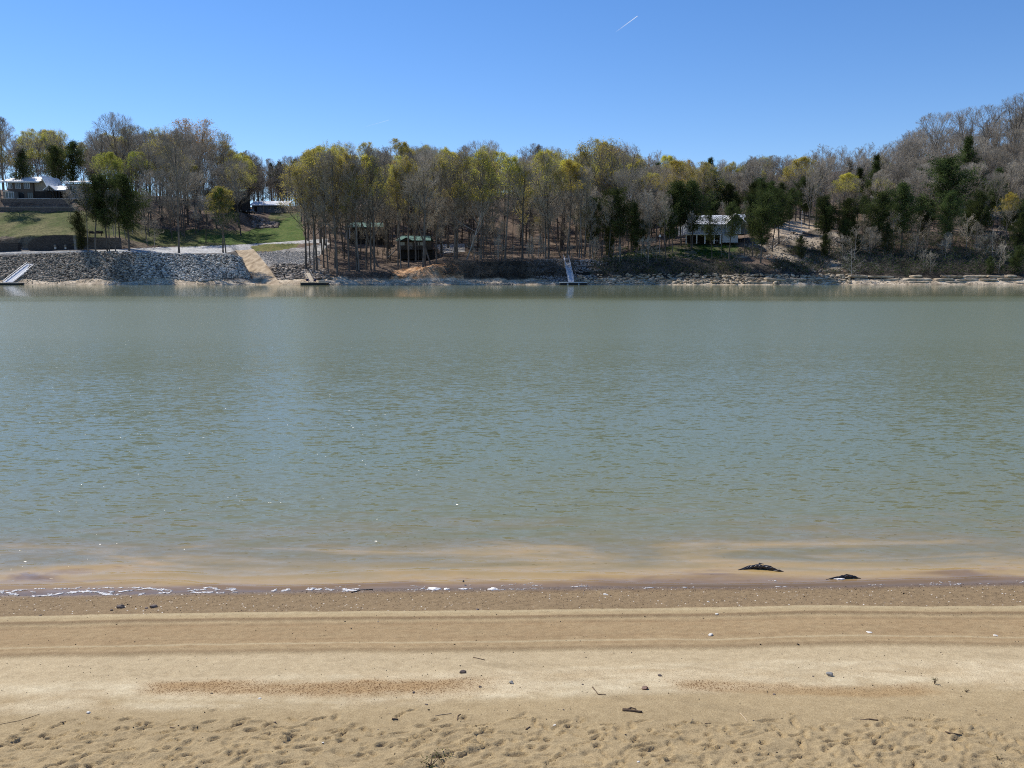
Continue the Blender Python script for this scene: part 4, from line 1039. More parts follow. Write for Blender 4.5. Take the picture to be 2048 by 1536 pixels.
# vehicle parked at the top of the rock pile, seen from the front
Y = 291.; loc = pt(497, 427, Y); c = empty('parked_car', loc, 'dark vehicle parked facing the river at the top of the rock pile, windshield catching light', 'car', rz=0)
M['car_paint'] = simple('car_paint', (.02, .022, .027), (.035, .037, .042), 3, .3, 0, .6)
def rel(v): return np.array(v)
b = MB(); b.prism([(-.95, 0, .45), (.95, 0, .45), (.95, 0, 1.0), (.8, .0, 1.1), (-.8, 0, 1.1), (-.95, 0, 1.0)], (0, 5, 0)); b.prism([(-.85, 1.4, 1.1), (.85, 1.4, 1.1), (.68, 2.0, 1.75), (-.68, 2.0, 1.75)], (0, 2.2, 0))
b.build('body', M['car_paint'], c, (0, 0, 0), .06)
MB().prism([(-.76, 1.38, 1.14), (.76, 1.38, 1.14), (.62, 1.95, 1.7), (-.62, 1.95, 1.7)], (0, -.03, 0)).build('windshield', M['glass'], c)
for s_ in (-1, 1):
    MB().box((s_ * .7 - .16, -.05, .75), (s_ * .7 + .16, .01, .95)).build('headlight', M['white_trim'], c)
    for yy in (.8, 4.0):
        v, f = loft([(s_ * .78, yy, .35), (s_ * .98, yy, .35)], [.35, .35], 14, 0, 0); mesh('wheel', v, f, M['black'], c)

# green roofed house deep in the wood
Y = 262.; loc = pt(728, 478, Y); h = empty('wood_house', loc, 'dark house with pale green roof and white corner post deep in the wood', 'house')
pbox(693, 764, 455, 478, Y, 8).build('wall', M['dark_wood'], h, loc); pbox(694, 763, 478.1, 492, Y + .2, 7).build('foundation', M['dark_wood'], h, loc)
zz_ = zrow(455.5, Y); MB().prism([(xcol(689, Y, zz_), Y - 1.2, zz_), (xcol(768, Y, zz_), Y - 1.2, zz_), (xcol(762, Y, zz_), Y + 5, zrow(446, Y + 4)), (xcol(696, Y, zz_), Y + 5, zrow(446, Y + 4))], (0, 0, .2)).build('roof', M['green_metal'], h, loc)
posts('post', (691.5, 699.5), 456, 477, Y - .8, .3, 'white_trim', h, loc)
for a_ in (708, 726, 745): window(a_, a_ + 8, 460, 469, Y, h, loc, 2, 'grey_wood')
# small cabin above the cut bank
Y = 229.; loc = pt(835, 517, Y); h = empty('cabin', loc, 'small dark cabin with teal green metal roof and entry gable above the eroded bank', 'cabin')
pbox(794, 862, 482, 499, Y, 6.5).build('wall', M['brown_siding'], h, loc)
pbox(797, 866, 499, 518, Y + .4, 6).build('foundation', M['dark_wood'], h, loc)
pbox(791, 868, 498.5, 500, Y - 1.8, 2.2).build('deck', M['dark_wood'], h, loc)
zz_ = zrow(482, Y); zt = zrow(472.5, Y + 3.3)
rf = MB().prism([(xcol(792, Y, zz_), Y - 1, zz_), (xcol(863, Y, zz_), Y - 1, zz_), (xcol(858, Y, zz_), Y + 3.6, zt), (xcol(800, Y, zz_), Y + 3.6, zt)], (0, 0, .15))
rf.prism([(xcol(800, Y, zz_), Y + 3.61, zt), (xcol(858, Y, zz_), Y + 3.61, zt), (xcol(863, Y, zz_), Y + 7.5, zz_), (xcol(792, Y, zz_), Y + 7.5, zz_)], (0, 0, .15))
rf.build('roof', M['green_metal'], h, loc)
a_, b_, c_ = xcol(803, Y, zz_), xcol(826, Y, zz_), xcol(814, Y, zz_); za = zrow(476.5, Y)
MB().prism([(a_, Y - 1.7, zz_ - .1), (b_, Y - 1.7, zz_ - .1), (c_, Y - 1.7, za)], (0, 2, 0)).build('entry_gable', M['dark_wood'], h, loc)
MB().prism([(a_ - .2, Y - 1.9, zz_ - .1), (c_, Y - 1.9, za + .05), (c_, Y + 1, za + .05), (a_ - .2, Y + 1, zz_ - .1)], (0, 0, .12)).prism([(c_ + .01, Y - 1.9, za + .05), (b_ + .2, Y - 1.9, zz_ - .1), (b_ + .2, Y + 1, zz_ - .1), (c_ + .01, Y + 1, za + .05)], (0, 0, .12)).build('gable_roof', M['green_metal'], h, loc)
window(800, 809.5, 484, 491, Y, h, loc, 2, 'grey_wood'); window(832, 850, 484, 491, Y, h, loc, 3, 'grey_wood')
pbox(819, 825, 484.5, 498.4, Y - .06, .08).build('door', M['grey_wood'], h, loc)
posts('post', (796, 806, 818, 830, 843, 855, 866), 499.9, 516, Y - 1.6, .2, 'dark_wood', h, loc)
rl = MB(); zr = zrow(493.8, Y - 1.8); rl.bar((xcol(791, Y, zr), Y - 1.75, zr), (xcol(868, Y, zr), Y - 1.75, zr), .1)
for u in np.arange(791.5, 868, 3.2): rl.bar((xcol(u, Y - 1.75, zr), Y - 1.75, zrow(498.4, Y - 1.8)), (xcol(u, Y - 1.75, zr), Y - 1.75, zr - .05), .06)
rl.build('railing', M['dark_wood'], h, loc)
st = MB(); A = pt(792, 499, Y - 1); B = pt(777, 514, Y - 2)
for k in range(9):
    q = A.lerp(B, k / 8.); st.box((q.x - .22, q.y - .6, q.z - .05), (q.x + .22, q.y + .6, q.z))
st.bar(A + Vector((0, -.65, 0)), B + Vector((0, -.65, 0)), .12).bar(A + Vector((0, .65, 0)), B + Vector((0, .65, 0)), .12).bar(A + Vector((0, -.65, 1)), B + Vector((0, -.65, 1)), .08).build('stairs', M['grey_wood'], h, loc)

# white house on the right
Y = 232.; loc = pt(1430, 488, Y); h = empty('white_house', loc, 'white house on posts with bright white metal roof among cedars, right of centre', 'house')
pbox(1374, 1462, 449, 468, Y, 12).build('wall', M['white_siding'], h, loc)
pbox(1445, 1476, 468.5, 485, Y - 1, 9).build('lower_wall', M['white_siding'], h, loc)
pbox(1476.5, 1500, 447, 468, Y + 3, 7).build('side_wall', M['grey_siding'], h, loc)  # shade on this side of the house put into a darker siding colour
pbox(1376, 1444, 470, 486, Y + 4, 4).build('basement_wall', M['dark_wood'], h, loc)
pbox(1371, 1443, 468, 469.8, Y - 2.5, 6).build('deck', M['white_trim'], h, loc)
zz_, zt = zrow(449.5, Y - 1), zrow(431.5, Y + 4)
zt = zrow(431.5, Y + 6.5)
rf = MB().prism([(xcol(1382, Y, zz_), Y - 1.2, zz_), (xcol(1470, Y, zz_), Y - 1.2, zz_), (xcol(1466, Y, zz_), Y + 6.5, zt), (xcol(1390, Y, zz_), Y + 6.5, zt)], (0, 0, .18))
rf.prism([(xcol(1390, Y, zz_), Y + 6.51, zt), (xcol(1466, Y, zz_), Y + 6.51, zt), (xcol(1470, Y, zz_), Y + 13, zz_), (xcol(1382, Y, zz_), Y + 13, zz_)], (0, 0, .18))
rf.build('roof', M['white_metal'], h, loc)
pa, pb, pc = xcol(1449, Y, zz_), xcol(1486, Y, zz_), xcol(1467, Y, zz_); za = zrow(428.5, Y - 2); zq = zrow(447, Y - 2)
MB().prism([(pa, Y - 3, zq), (pc, Y - 3, za), (pc, Y + 6, za), (pa, Y + 6, zq)], (0, 0, .2)).prism([(pc + .01, Y - 3, za), (pb, Y - 3, zq), (pb, Y + 6, zq), (pc + .01, Y + 6, za)], (0, 0, .2)).build('gable_roof', M['white_metal'], h, loc)
MB().prism([(pa + .5, Y - 2.0, zq), (pb - .5, Y - 2.0, zq), (pc, Y - 2.0, za - .3)], (0, .4, 0)).build('gable_wall', M['grey_siding'], h, loc)
pbox(1453, 1482, 447.5, 468, Y - 1.8, 3).build('front_wall', M['white_siding'], h, loc)
MB().prism([(xcol(1470, Y, 18), Y + 5, zrow(429.5, Y + 5)), (xcol(1500, Y, 18), Y + 5, zrow(429.5, Y + 5)), (xcol(1502, Y, 18), Y + 1.5, zrow(447.5, Y + 1)), (xcol(1484, Y, 18), Y + 1.5, zrow(447.5, Y + 1))], (0, 0, .2)).build('side_roof', M['white_metal'], h, loc)
for (a_, b_, t_, q_) in ((1376.5, 1384, 453, 465.5), (1386, 1390, 455, 465), (1391.5, 1397, 452.5, 461), (1402, 1410, 453, 465), (1418, 1427, 453, 466)):
    window(a_, b_, t_, q_, Y, h, loc, 2)
window(1462, 1472, 452, 464, Y - 1.8, h, loc, 2)
pbox(1479, 1481.5, 448, 468, Y - 2.1, .25).build('post', M['white_trim'], h, loc)
posts('post', (1372.7, 1393.5, 1410, 1428.5, 1441), 469.8, 487.5, Y - 2.2, .32, 'white_trim', h, loc)
rl = MB(); zr = zrow(462.5, Y - 2.4)
rl.bar((xcol(1400, Y, zr), Y - 2.4, zr), (xcol(1443, Y, zr), Y - 2.4, zr), .1)
for u in np.arange(1400.5, 1443, 2.0): rl.bar((xcol(u, Y - 2.4, zr), Y - 2.4, zrow(467.9, Y - 2.4)), (xcol(u, Y - 2.4, zr), Y - 2.4, zr - .05), .05)
rl.build('railing', M['white_trim'], h, loc)
loc = pt(1430, 483, Y - 1.5); o = empty('picnic_table', loc, 'white picnic table under the raised deck of the white house', 'table')
pbox(1424, 1436, 480, 481, Y - 1.5, .9).build('tabletop', M['white_trim'], o, loc); posts('leg', (1426, 1434), 481, 485, Y - 1.1, .12, 'white_trim', o, loc)
loc = pt(1590, 469, 243); o = empty('picnic_table', loc, 'dark picnic table with two stools on the sunny yard left of the flagpole', 'table')
pbox(1583.5, 1592, 464.3, 465.2, 243, 1).build('tabletop', M['dark_wood'], o, loc); posts('leg', (1587.8,), 465.2, 470, 243.5, .3, 'dark_wood', o, loc)
pbox(1581, 1583, 466.8, 470, 243, .5).build('seat', M['dark_wood'], o, loc); pbox(1593.5, 1595.5, 466.8, 470, 243, .5).build('seat', M['dark_wood'], o, loc)
P0 = ground_at(1602, 473); o = empty('flagpole', P0, 'thin white bare flagpole standing on the sunny yard right of the white house', 'pole')
v, f = loft([(0, 0, -.3), (0, 0, zrow(423, P0.y) - P0.z)], [.09, .05], 8, 0, 0); mesh('pole', v, f, M['white_trim'], o); q = mesh('finial', ICO2[0] * .11, ICO2[1], M['white_trim'], o, True); q.location = (0, 0, zrow(423, P0.y) - P0.z + .08)
P0 = ground_at(1319, 511); zt = zrow(470, P0.y) - P0.z; o = empty('birdhouse', P0, 'small white birdhouse on a tall post at the edge of the green slope', 'birdhouse')
v, f = loft([(0, 0, -.3), (0, 0, zt - .5)], [.08, .07], 8, 0, 0); mesh('post', v, f, M['grey_wood'], o)
MB().box((-.26, -.22, zt - .5), (.26, .22, zt)).build('box', M['white_trim'], o, (0, 0, 0), .02); MB().prism([(-.34, -.3, zt), (.34, -.3, zt), (0, -.3, zt + .25)], (0, .6, 0)).build('roof', M['grey_wood'], o)

# ------------------------------------------------------------------ docks
def dock(loc, label): return empty('floating_dock', loc, label, 'dock')
def floatbox(u0, u1, rt, rb, Y, dep, par, loc, top='white_trim'):
    z1 = zrow(rt, Y); z0 = -.15; x0, x1 = xcol(u0, Y, z1), xcol(u1, Y, z1)
    MB().box((x0, Y, z1), (x1, Y + dep, z1 + .12)).build('deck', M[top], par, loc, .02)
    MB().box((x0 + .08, Y + .05, z0), (x1 - .08, Y + dep - .05, z1)).build('float', M['black'], par, loc)
    return z1 + .12
# right: aluminium gangway
Y = 196.; loc = Vector((xcol(1147, Y, .5), Y + 1.4, 0)); d = dock(loc, 'floating dock with white deck edge and long aluminium gangway, rightmost dock')
zt = floatbox(1120, 1174, 565.5, 570, Y, 2.8, d, loc)
for u in (1134, 1156): pbox(u, u + 3, 567.2, 569.6, Y - .04, .08).build('float_pad', M['concrete'], d, loc)
A0, A1 = pt(1132, 517.5, 211.5), pt(1142.5, 562.5, 197.6); wv = Vector((1.25, 0, 0))
A1.z = zt + .1
gd = MB(); gd.prism([A0 - wv * .5, A0 + wv * .5, A1 + wv * .5, A1 - wv * .5], (0, 0, .08)).build('gangway_deck', M['alu'], d, loc)
for s_ in (-.5, .5):
    t_ = MB(); up_ = Vector((0, 0, 1.05)); a_, b_ = A0 + wv * s_, A1 + wv * s_
    t_.bar(a_ + up_, b_ + up_, .09).bar(a_, b_, .14).bar(a_ + up_ * .5, b_ + up_ * .5, .05)
    for k in range(13):
        q = a_.lerp(b_, k / 12); t_.bar(q, q + up_, .06)
        if k < 12: t_.bar(q, a_.lerp(b_, (k + 1) / 12) + up_, .05)
    t_.build('truss_rail', M['alu'], d, loc)
o = MB().bar((xcol(1158, 198, 1), 198, -.5), (xcol(1158, 198, 1), 198, 2.1), .09).build('mooring_post', M['grey_wood'], None); tag(o, 'thin brown mooring post just right of the aluminium gangway', 'post')
# middle: wooden gangway with box
Y = 196.; loc = Vector((xcol(626, Y, .5), Y + 1.5, 0)); d = dock(loc, 'black floating dock with short tan wooden gangway, middle dock')
zt = floatbox(600, 653, 566, 570.5, Y, 3.0, d, loc, 'tan_wood')
A0, A1 = pt(613.5, 546, 204), pt(623, 562, 197.8); A1.z = zt + .05; wv = Vector((1.5, 0, 0))
MB().prism([A0 - wv * .5, A0 + wv * .5, A1 + wv * .5, A1 - wv * .5], (0, 0, .08)).build('gangway_deck', M['tan_wood'], d, loc)
for s_ in (-.5, .5):
    t_ = MB(); up_ = Vector((0, 0, .95)); a_, b_ = A0 + wv * s_, A1 + wv * s_; t_.bar(a_ + up_, b_ + up_, .08)
    for k in range(5): t_.bar(a_.lerp(b_, k / 4), a_.lerp(b_, k / 4) + up_, .08)
    t_.build('railing', M['grey_wood'], d, loc)
for u in (607.5, 645.5): MB().bar((xcol(u, Y + 2.9, 1), Y + 3.1, -.5), (xcol(u, Y + 2.9, 1), Y + 3.1, zrow(549, Y)), .12).build('post', M['grey_wood'], d, loc)
P0 = pt(643.5, 566, Y + 1.2); P0.z = zt
o = empty('dock_box', P0, 'cream storage box with sloping lid on the middle floating dock', 'storage box')
MB().prism([(-.8, 0, 0), (.8, 0, 0), (.8, 0, .3), (.6, 0, .5), (-.8, 0, .5)], (0, .8, 0)).build('box', M['tan_wood'], o, (0, 0, 0), .02); MB().box((-.85, -.04, .502), (.62, .84, .56)).build('lid', M['white_trim'], o)
M['navy_fabric'] = simple('navy_fabric', (.02, .015, .05), (.05, .04, .10), 8, .9)
for (u, lb) in ((614, 'dark purple folding chair on the left part of the middle dock'), (629, 'dark low folding chair right of the gangway foot on the middle dock')):
    P0 = pt(u, 566, Y + 1.2); P0.z = zt; o = empty('folding_chair', P0, lb, 'chair')
    MB().prism([(-.3, 0, .38), (.3, 0, .38), (.3, .5, .33), (-.3, .5, .33)], (0, 0, .04)).build('seat', M['navy_fabric'], o)
    MB().prism([(-.3, .5, .35), (.3, .5, .35), (.3, .65, .9), (-.3, .65, .9)], (0, .04, 0)).build('backrest', M['navy_fabric'], o)
    for sx_ in (-.3, .3): MB().bar((sx_, 0, 0), (sx_, .55, .55), .04).bar((sx_, .5, 0), (sx_, 0, .5), .04).build('leg', M['black'], o)
# left: gangway runs down to the left
Y = 196.2; loc = Vector((xcol(8, Y, .5), Y + 1.4, 0)); d = dock(loc, 'floating dock cut by the left edge with a grey plank gangway climbing to the right')
zt = floatbox(-70, 35.5, 566.5, 571, Y, 2.8, d, loc, 'concrete')
A0, A1 = pt(63, 528.5, 207.0), pt(16, 563, 198.6); A1.z = zt + .06; wv = Vector((.9, .55, 0))
MB().prism([A0 - wv, A0 + wv, A1 + wv, A1 - wv], (0, 0, .14)).build('gangway_deck', M['alu'], d, loc)
for s_ in (-1, 1):
    t_ = MB(); up_ = Vector((0, 0, .45)); a_, b_ = A0 + wv * s_, A1 + wv * s_; t_.bar(a_ + up_, b_ + up_, .08)
    for k in range(7): t_.bar(a_.lerp(b_, k / 6), a_.lerp(b_, k / 6) + up_, .06)
    t_.build('railing', M['alu'], d, loc)
P0 = ground_at(569.5, 558); o = MB().bar((P0.x, P0.y, P0.z - .5), (P0.x, P0.y, zrow(548, P0.y)), .2).build('wooden_post', M['dark_wood'], None); tag(o, 'single dark wooden post standing in the rubble left of the middle dock', 'post')

# contrails
m, nt = mat('contrail')
tc = N(nt, 'ShaderNodeTexCoord'); sx = N(nt, 'ShaderNodeSeparateXYZ'); L(nt, tc.outputs['Generated'], sx.inputs[0])
oi = N(nt, 'ShaderNodeObjectInfo')
al = mathn(nt, 'MULTIPLY', mathn(nt, 'POWER', sx.outputs[0], 1.1), oi.outputs['Alpha'])
tb = N(nt, 'ShaderNodeBsdfTransparent'); df = N(nt, 'ShaderNodeBsdfTranslucent'); df.inputs[0].default_value = (.95, .95, .95, 1)
mx = N(nt, 'ShaderNodeMixShader'); L(nt, al, mx.inputs[0]); L(nt, tb.outputs[0], mx.inputs[1]); L(nt, df.outputs[0], mx.inputs[2]); out(nt, mx.outputs[0])
for (a_, b_, w_, al_, lb) in (((1230, 65), (1275, 32), 1.6, .95, 'short bright white contrail high in the sky right of centre'), ((722, 256), (778, 240), 1.2, .3, 'faint thin contrail low in the sky above the middle trees')):
    A, B = pt(*a_, 12000), pt(*b_, 12000); sd = (B - A).cross(Vector((0, 1, 0))).normalized() * w_ * 12000 / F / 2
    o = mesh('contrail', [A - sd * 1.2, B - sd * .6, B + sd * .6, A + sd * 1.2], [(0, 1, 2, 3)], m); o.color = (1, 1, 1, al_); tag(o, lb, 'contrail')
# ------------------------------------------------------------------ trees
def norm(v): return v / (np.linalg.norm(v) + 1e-9)
def skeleton(seed, H=25., bole=.45, limbs=15, spread=.26, lowang=60, upang=22, tr=.0115, fork=False, kids=(6, 5, 3), droop=0., lean=0., env=(.62, .30, .40), asc=(20, 42)):
    """returns trunk segments, twig segments and twig tips of one deciduous tree"""
    g = np.random.default_rng(seed); big = []; small = []; tips = []
    def chain(p, d, ln, r, n, lvl, up):
        pts = [p]; dd = [d]
        for i in range(n):
            d = norm(d + g.normal(0, .10 + .05 * lvl, 3) + np.array([0, 0, up]))
            p = p + d * ln / n; pts.append(p); dd.append(d)
        rs = np.linspace(r, r * .42, n + 1)
        tgt = big if r > .035 else small
        for i in range(n): tgt.append((pts[i], pts[i + 1], rs[i], rs[i + 1]))
        return pts, dd, rs
    def perp(d):
        a = np.cross(d, g.normal(0, 1, 3)); return norm(a)
    lob = g.uniform(.8, 1.15, 12)
    def outside(q):
        a = math.atan2(q[1], q[0]); zz = (q[2] - env[0] * H) / (env[2] * H * (1 if q[2] > env[0] * H else 1.15)); k_ = lob[int((a + 3.15) / 6.31 * 6) + 6 * int(zz > .35)]
        cx = lean * q[2] * .9
        return ((q[0] - cx) ** 2 + q[1] ** 2) / (env[1] * H * k_) ** 2 + (zz / (.92 + .1 * k_)) ** 2 > 1
    def rec(p, d, ln, r, lvl):
        if lvl > 1 and outside(p): return
        for _ in range(9):
            if ln > .5 and outside(p + d * ln): ln *= .85
        n = (6, 4, 3, 2)[lvl - 1]
        pts, dd, rs = chain(p, d, ln, r, n, lvl, (.10, .06, .03, 0)[lvl - 1] - droop * lvl)
        if lvl >= 4:
            tips.append((pts[-1], dd[-1])); return
        k = kids[lvl - 1]
        for j in range(k):
            t = .22 + .74 * (j + g.random() * .8) / k
            i = min(int(t * n), n - 1); f = t * n - i
            q = pts[i] + (pts[i + 1] - pts[i]) * f
            an = R(g.uniform(*asc)); nd = norm(dd[i + 1] * math.cos(an) + perp(dd[i + 1]) * math.sin(an) + np.array([0, 0, .12 - droop]))
            rec(q, nd, ln * g.uniform(.46, .70) * (1.15 - .45 * t), max(rs[i] * .55, .016), lvl + 1)
        tips.append((pts[-1], dd[-1]))
    p = np.zeros(3); p[2] = -.5; d = norm(np.array([lean, g.normal(0, .02), 1])); n = 14; tp = [p]
    top = .62 if fork else .93
    for i in range(n):
        d = norm(d + g.normal(0, .022, 3) + np.array([0, 0, .02])); p = p + d * H * top / n; tp.append(p)
    r0 = H * tr; rs = r0 * (1 - .72 * np.linspace(0, 1, n + 1) ** 1.1); rs[0] *= 1.35
    for i in range(n): big.append((tp[i], tp[i + 1], rs[i], rs[i + 1]))
    if fork:
        for k in range(4):
            an = 6.28 * k / 4 + g.uniform(-.5, .5); t = g.uniform(.55, 1); i = min(int(t * n), n - 1)
            d2 = norm(np.array([math.cos(an) * .42, math.sin(an) * .42, 1])); rec(tp[i + 1], d2, H * .48, rs[i] * .7, 1)
    for j in range(limbs):
        t = bole + (1 - bole) * (j + g.random() * .7) / limbs * .97; f = t * n; i = min(int(f), n - 1)
        q = tp[i] + (tp[i + 1] - tp[i]) * (f - i); c = (t - bole) / (1 - bole)
        an = R(lowang + (upang - lowang) * c + g.normal(0, 6)); az = j * 2.4 + g.uniform(-.5, .5)
        nd = np.array([math.sin(an) * math.cos(az), math.sin(an) * math.sin(az), math.cos(an)])
        ln = H * spread * (1.0 - .35 * c) * g.uniform(.75, 1.2) * (.75 + .5 * math.sin(math.pi * min(1, c + .25)))
        rec(q, nd, ln, rs[i] * g.uniform(.36, .5), 1)
    return big, small, tips
def seg2(segs, k, mul=1.0):
    a = np.array([s_[0] for s_ in segs]); b = np.array([s_[1] for s_ in segs]); r0 = np.array([s_[2] for s_ in segs]) * mul; r1 = np.array([s_[3] for s_ in segs]) * mul
    return tubes(a, b, r0, r1, k)
def leafquads(P, size, g, squash=1.0):
    n = len(P); a = g.normal(size=(n, 3)); a /= np.linalg.norm(a, axis=1, keepdims=True); b = np.cross(a, g.normal(size=(n, 3))); b /= np.linalg.norm(b, axis=1, keepdims=True)
    s_ = (size * g.uniform(.6, 1.3, n))[:, None] if not isinstance(size, np.ndarray) else size[:, None]
    V = np.stack([P - a * s_, P + b * s_ * .7, P + a * s_, P - b * s_ * .7], 1).reshape(-1, 3)
    return V, np.arange(n * 4).reshape(-1, 4)

protos = {}
def deciduous(key, leaf=None, nleaf=0, lsize=.13, bark='bark', twig='twig', tw=1.0, topbias=0., **kw):
    if key in protos: return
    big, small, tips = skeleton(**kw)
    v, f = seg2(big, 6); a = mesh('trunk', v, f, M[bark], smooth=True)
    v, f = seg2(small, 3, tw); b = mesh('crown', v, f, M[twig])
    parts = [a, b]
    if leaf:
        g = np.random.default_rng(kw['seed'] + 50); T = np.array([t_[0] for t_ in tips])
        if topbias: T = T[T[:, 2] > np.quantile(T[:, 2], topbias)]
        P = T[g.integers(0, len(T), nleaf)] + g.normal(0, .28, (nleaf, 3)); v, f = leafquads(P, lsize, g)
        parts.append(mesh('leaves', v, f, M[leaf]))
    H_ = max(t_[0][2] for t_ in tips); protos[key] = (parts, H_)
    for p_ in parts: col.objects.unlink(p_)
for k in range(4): deciduous('bare%d' % k, seed=100 + k, bole=(.32, .40, .28, .42)[k], limbs=16, spread=(.34, .30, .36, .30)[k], kids=(8, 6, 3), tw=1.3, env=((.64, .25, .37), (.68, .22, .33), (.60, .30, .41), (.68, .20, .33))[k])
for k in range(3): deciduous('vase%d' % k, seed=120 + k, fork=True, bole=.36, limbs=6, spread=.34, kids=(10, 7, 4), tw=1.15, env=((.66, .30, .36), (.64, .26, .37), (.68, .34, .33))[k], asc=(14, 34))
for k in range(3): deciduous('olive%d' % k, 'olive_leaf', 9000, .10, seed=140 + k, bole=(.34, .42, .30)[k], limbs=16, spread=.34, topbias=.15, kids=(8, 6, 3), tw=1.2, env=((.66, .26, .35), (.70, .22, .31), (.62, .30, .39))[k])
for k in range(2): deciduous('yellow%d' % k, 'yellow_leaf', 11000, .105, seed=150 + k, bole=.36, limbs=16, spread=.36, topbias=.2, kids=(8, 6, 3), tw=1.2, env=(.66, .30, .34))
deciduous('oliveV', 'olive_leaf', 6500, .10, seed=160, fork=True, bole=.36, limbs=6, spread=.34, kids=(10, 7, 4), topbias=.2, tw=1.15, env=(.66, .32, .36), asc=(14, 34))
deciduous('lime0', 'lime_leaf', 15000, .12, seed=161, bole=.3, limbs=16, spread=.38, topbias=.2, kids=(8, 6, 3), env=(.64, .36, .37))
deciduous('orange0', 'orange_leaf', 9000, .11, seed=162, fork=True, bole=.35, limbs=6, spread=.36, kids=(10, 7, 4), topbias=.2, tw=1.15, env=(.64, .38, .37), asc=(14, 34))
deciduous('green0', 'green_leaf', 8000, .14, seed=163, bole=.3, limbs=15, spread=.3)
deciduous('pink0', 'pink_leaf', 3500, .10, seed=164, bole=.2, limbs=14, spread=.34, H=25, env=(.55, .4, .5))
for k in range(3): deciduous('slim%d' % k, seed=170 + k, bole=.5, limbs=13, spread=.24, tr=.0075, kids=(6, 5, 3), tw=1.25, env=(.72, .16, .3))
for k in range(2): deciduous('sapling%d' % k, seed=180 + k, H=8, bole=.2, limbs=12, spread=.36, env=(.6, .4, .45), tr=.009, bark='pale_bark', twig='twig', kids=(5, 4, 2), tw=.9)
deciduous('sycamore', 'yellow_leaf', 2600, .13, 'pale_bark', 'twig', env=(.6, .6, .5), seed=190, bole=.45, limbs=12, spread=.36, lean=.35, topbias=.4, tw=1.2)
deciduous('snag', None, 0, .1, 'pale_bark', 'pale_bark', env=(.5, .9, .9), seed=191, H=9, bole=.12, limbs=12, spread=.34, lowang=85, upang=40, kids=(5, 3, 2), droop=.03)
deciduous('leanbare', None, 0, env=(.66, .3, .36), seed=192, bole=.45, limbs=14, spread=.28, lean=-.35, kids=(6, 5, 3), tw=1.25)

def cedar(key, seed, H=12., base=.3, wid=.24, n=115, per=24, peak=.28, leafm='cedar', lift=.45, pw=.58):
    g = np.random.default_rng(seed); segs = []; tp = [np.array([0, 0, -.4])]; d = np.array([0, 0, 1.])
    for i in range(10): d = norm(d + g.normal(0, .03, 3)); tp.append(tp[-1] + d * H / 10)
    rs = H * .013 * (1 - .9 * np.linspace(0, 1, 11))
    for i in range(10): segs.append((tp[i], tp[i + 1], rs[i], rs[i + 1]))
    Ps = []; lob = g.uniform(.6, 1.25, 24)
    for k in range(n):
        c = ((k + g.random()) / n) ** 1.1; t = base + (1 - base) * c
        env = wid * H * (min(1, .35 + c / peak * .65) if c < peak else max(.03, ((1 - c) / (1 - peak)) ** pw))
        az = g.uniform(0, 6.28); L_ = env * g.uniform(.62, 1.12) * lob[int(az / 6.29 * 6) + 6 * int(c * 3.99)]
        i = min(int(t * 10), 9); q0 = tp[i] + (tp[i + 1] - tp[i]) * (t * 10 - i)
        dd = norm(np.array([math.cos(az), math.sin(az), lift * g.uniform(.3, 1.6) + c * .9])); q1 = q0 + dd * L_
        segs.append((q0, q1, .035, .010))
        m_ = max(3, int(L_ * 2.6))
        for j in range(m_):
            f = (j + g.random()) / m_
            if f < .18: continue
            cc = q0 + (q1 - q0) * f + g.normal(0, .12, 3) * (1 + L_ * .3); nn_ = int(per * 1.7 * g.uniform(.4, 1.2)); w0 = .15 + .24 * (1 - f) * min(1, L_ / 2) + .05
            al = g.normal(0, .42, (nn_, 1)); Ps.append(cc + g.normal(0, w0, (nn_, 3)) + dd * al * .6 + np.array([0, 0, .1]))
    for k in range(int(22 * base)):                    # a few dead lower branches
        z = g.uniform(min(.15, base * .5), base); i = int(z * 10); an = g.uniform(0, 6.28); q0 = tp[i]; segs.append((q0, q0 + np.array([math.cos(an), math.sin(an), .2]) * g.uniform(.5, 1.4), .03, .01))
    v, f = seg2(segs, 5); a = mesh('trunk', v, f, M['bark'], smooth=True)
    P = np.concatenate(Ps); v, f = leafquads(P, .065 * H / 12 + .02, g); b = mesh('crown', v, f, M[leafm])
    protos[key] = ([a, b], H * 1.02)
    for p_ in (a, b): col.objects.unlink(p_)
cedar('cedar0', 201, base=.30, wid=.33, peak=.36); cedar('cedar1', 202, base=.36, wid=.36, n=120, peak=.42, pw=.5); cedar('cedar2', 203, base=.2, wid=.2, peak=.15, n=130); cedar('cedar3', 204, base=.06, wid=.38, peak=.35, n=120)
cedar('cedar4', 205, base=.46, wid=.36, n=80, per=18)
cedar('pine0', 206, H=22, base=.45, wid=.17, n=80, per=34)

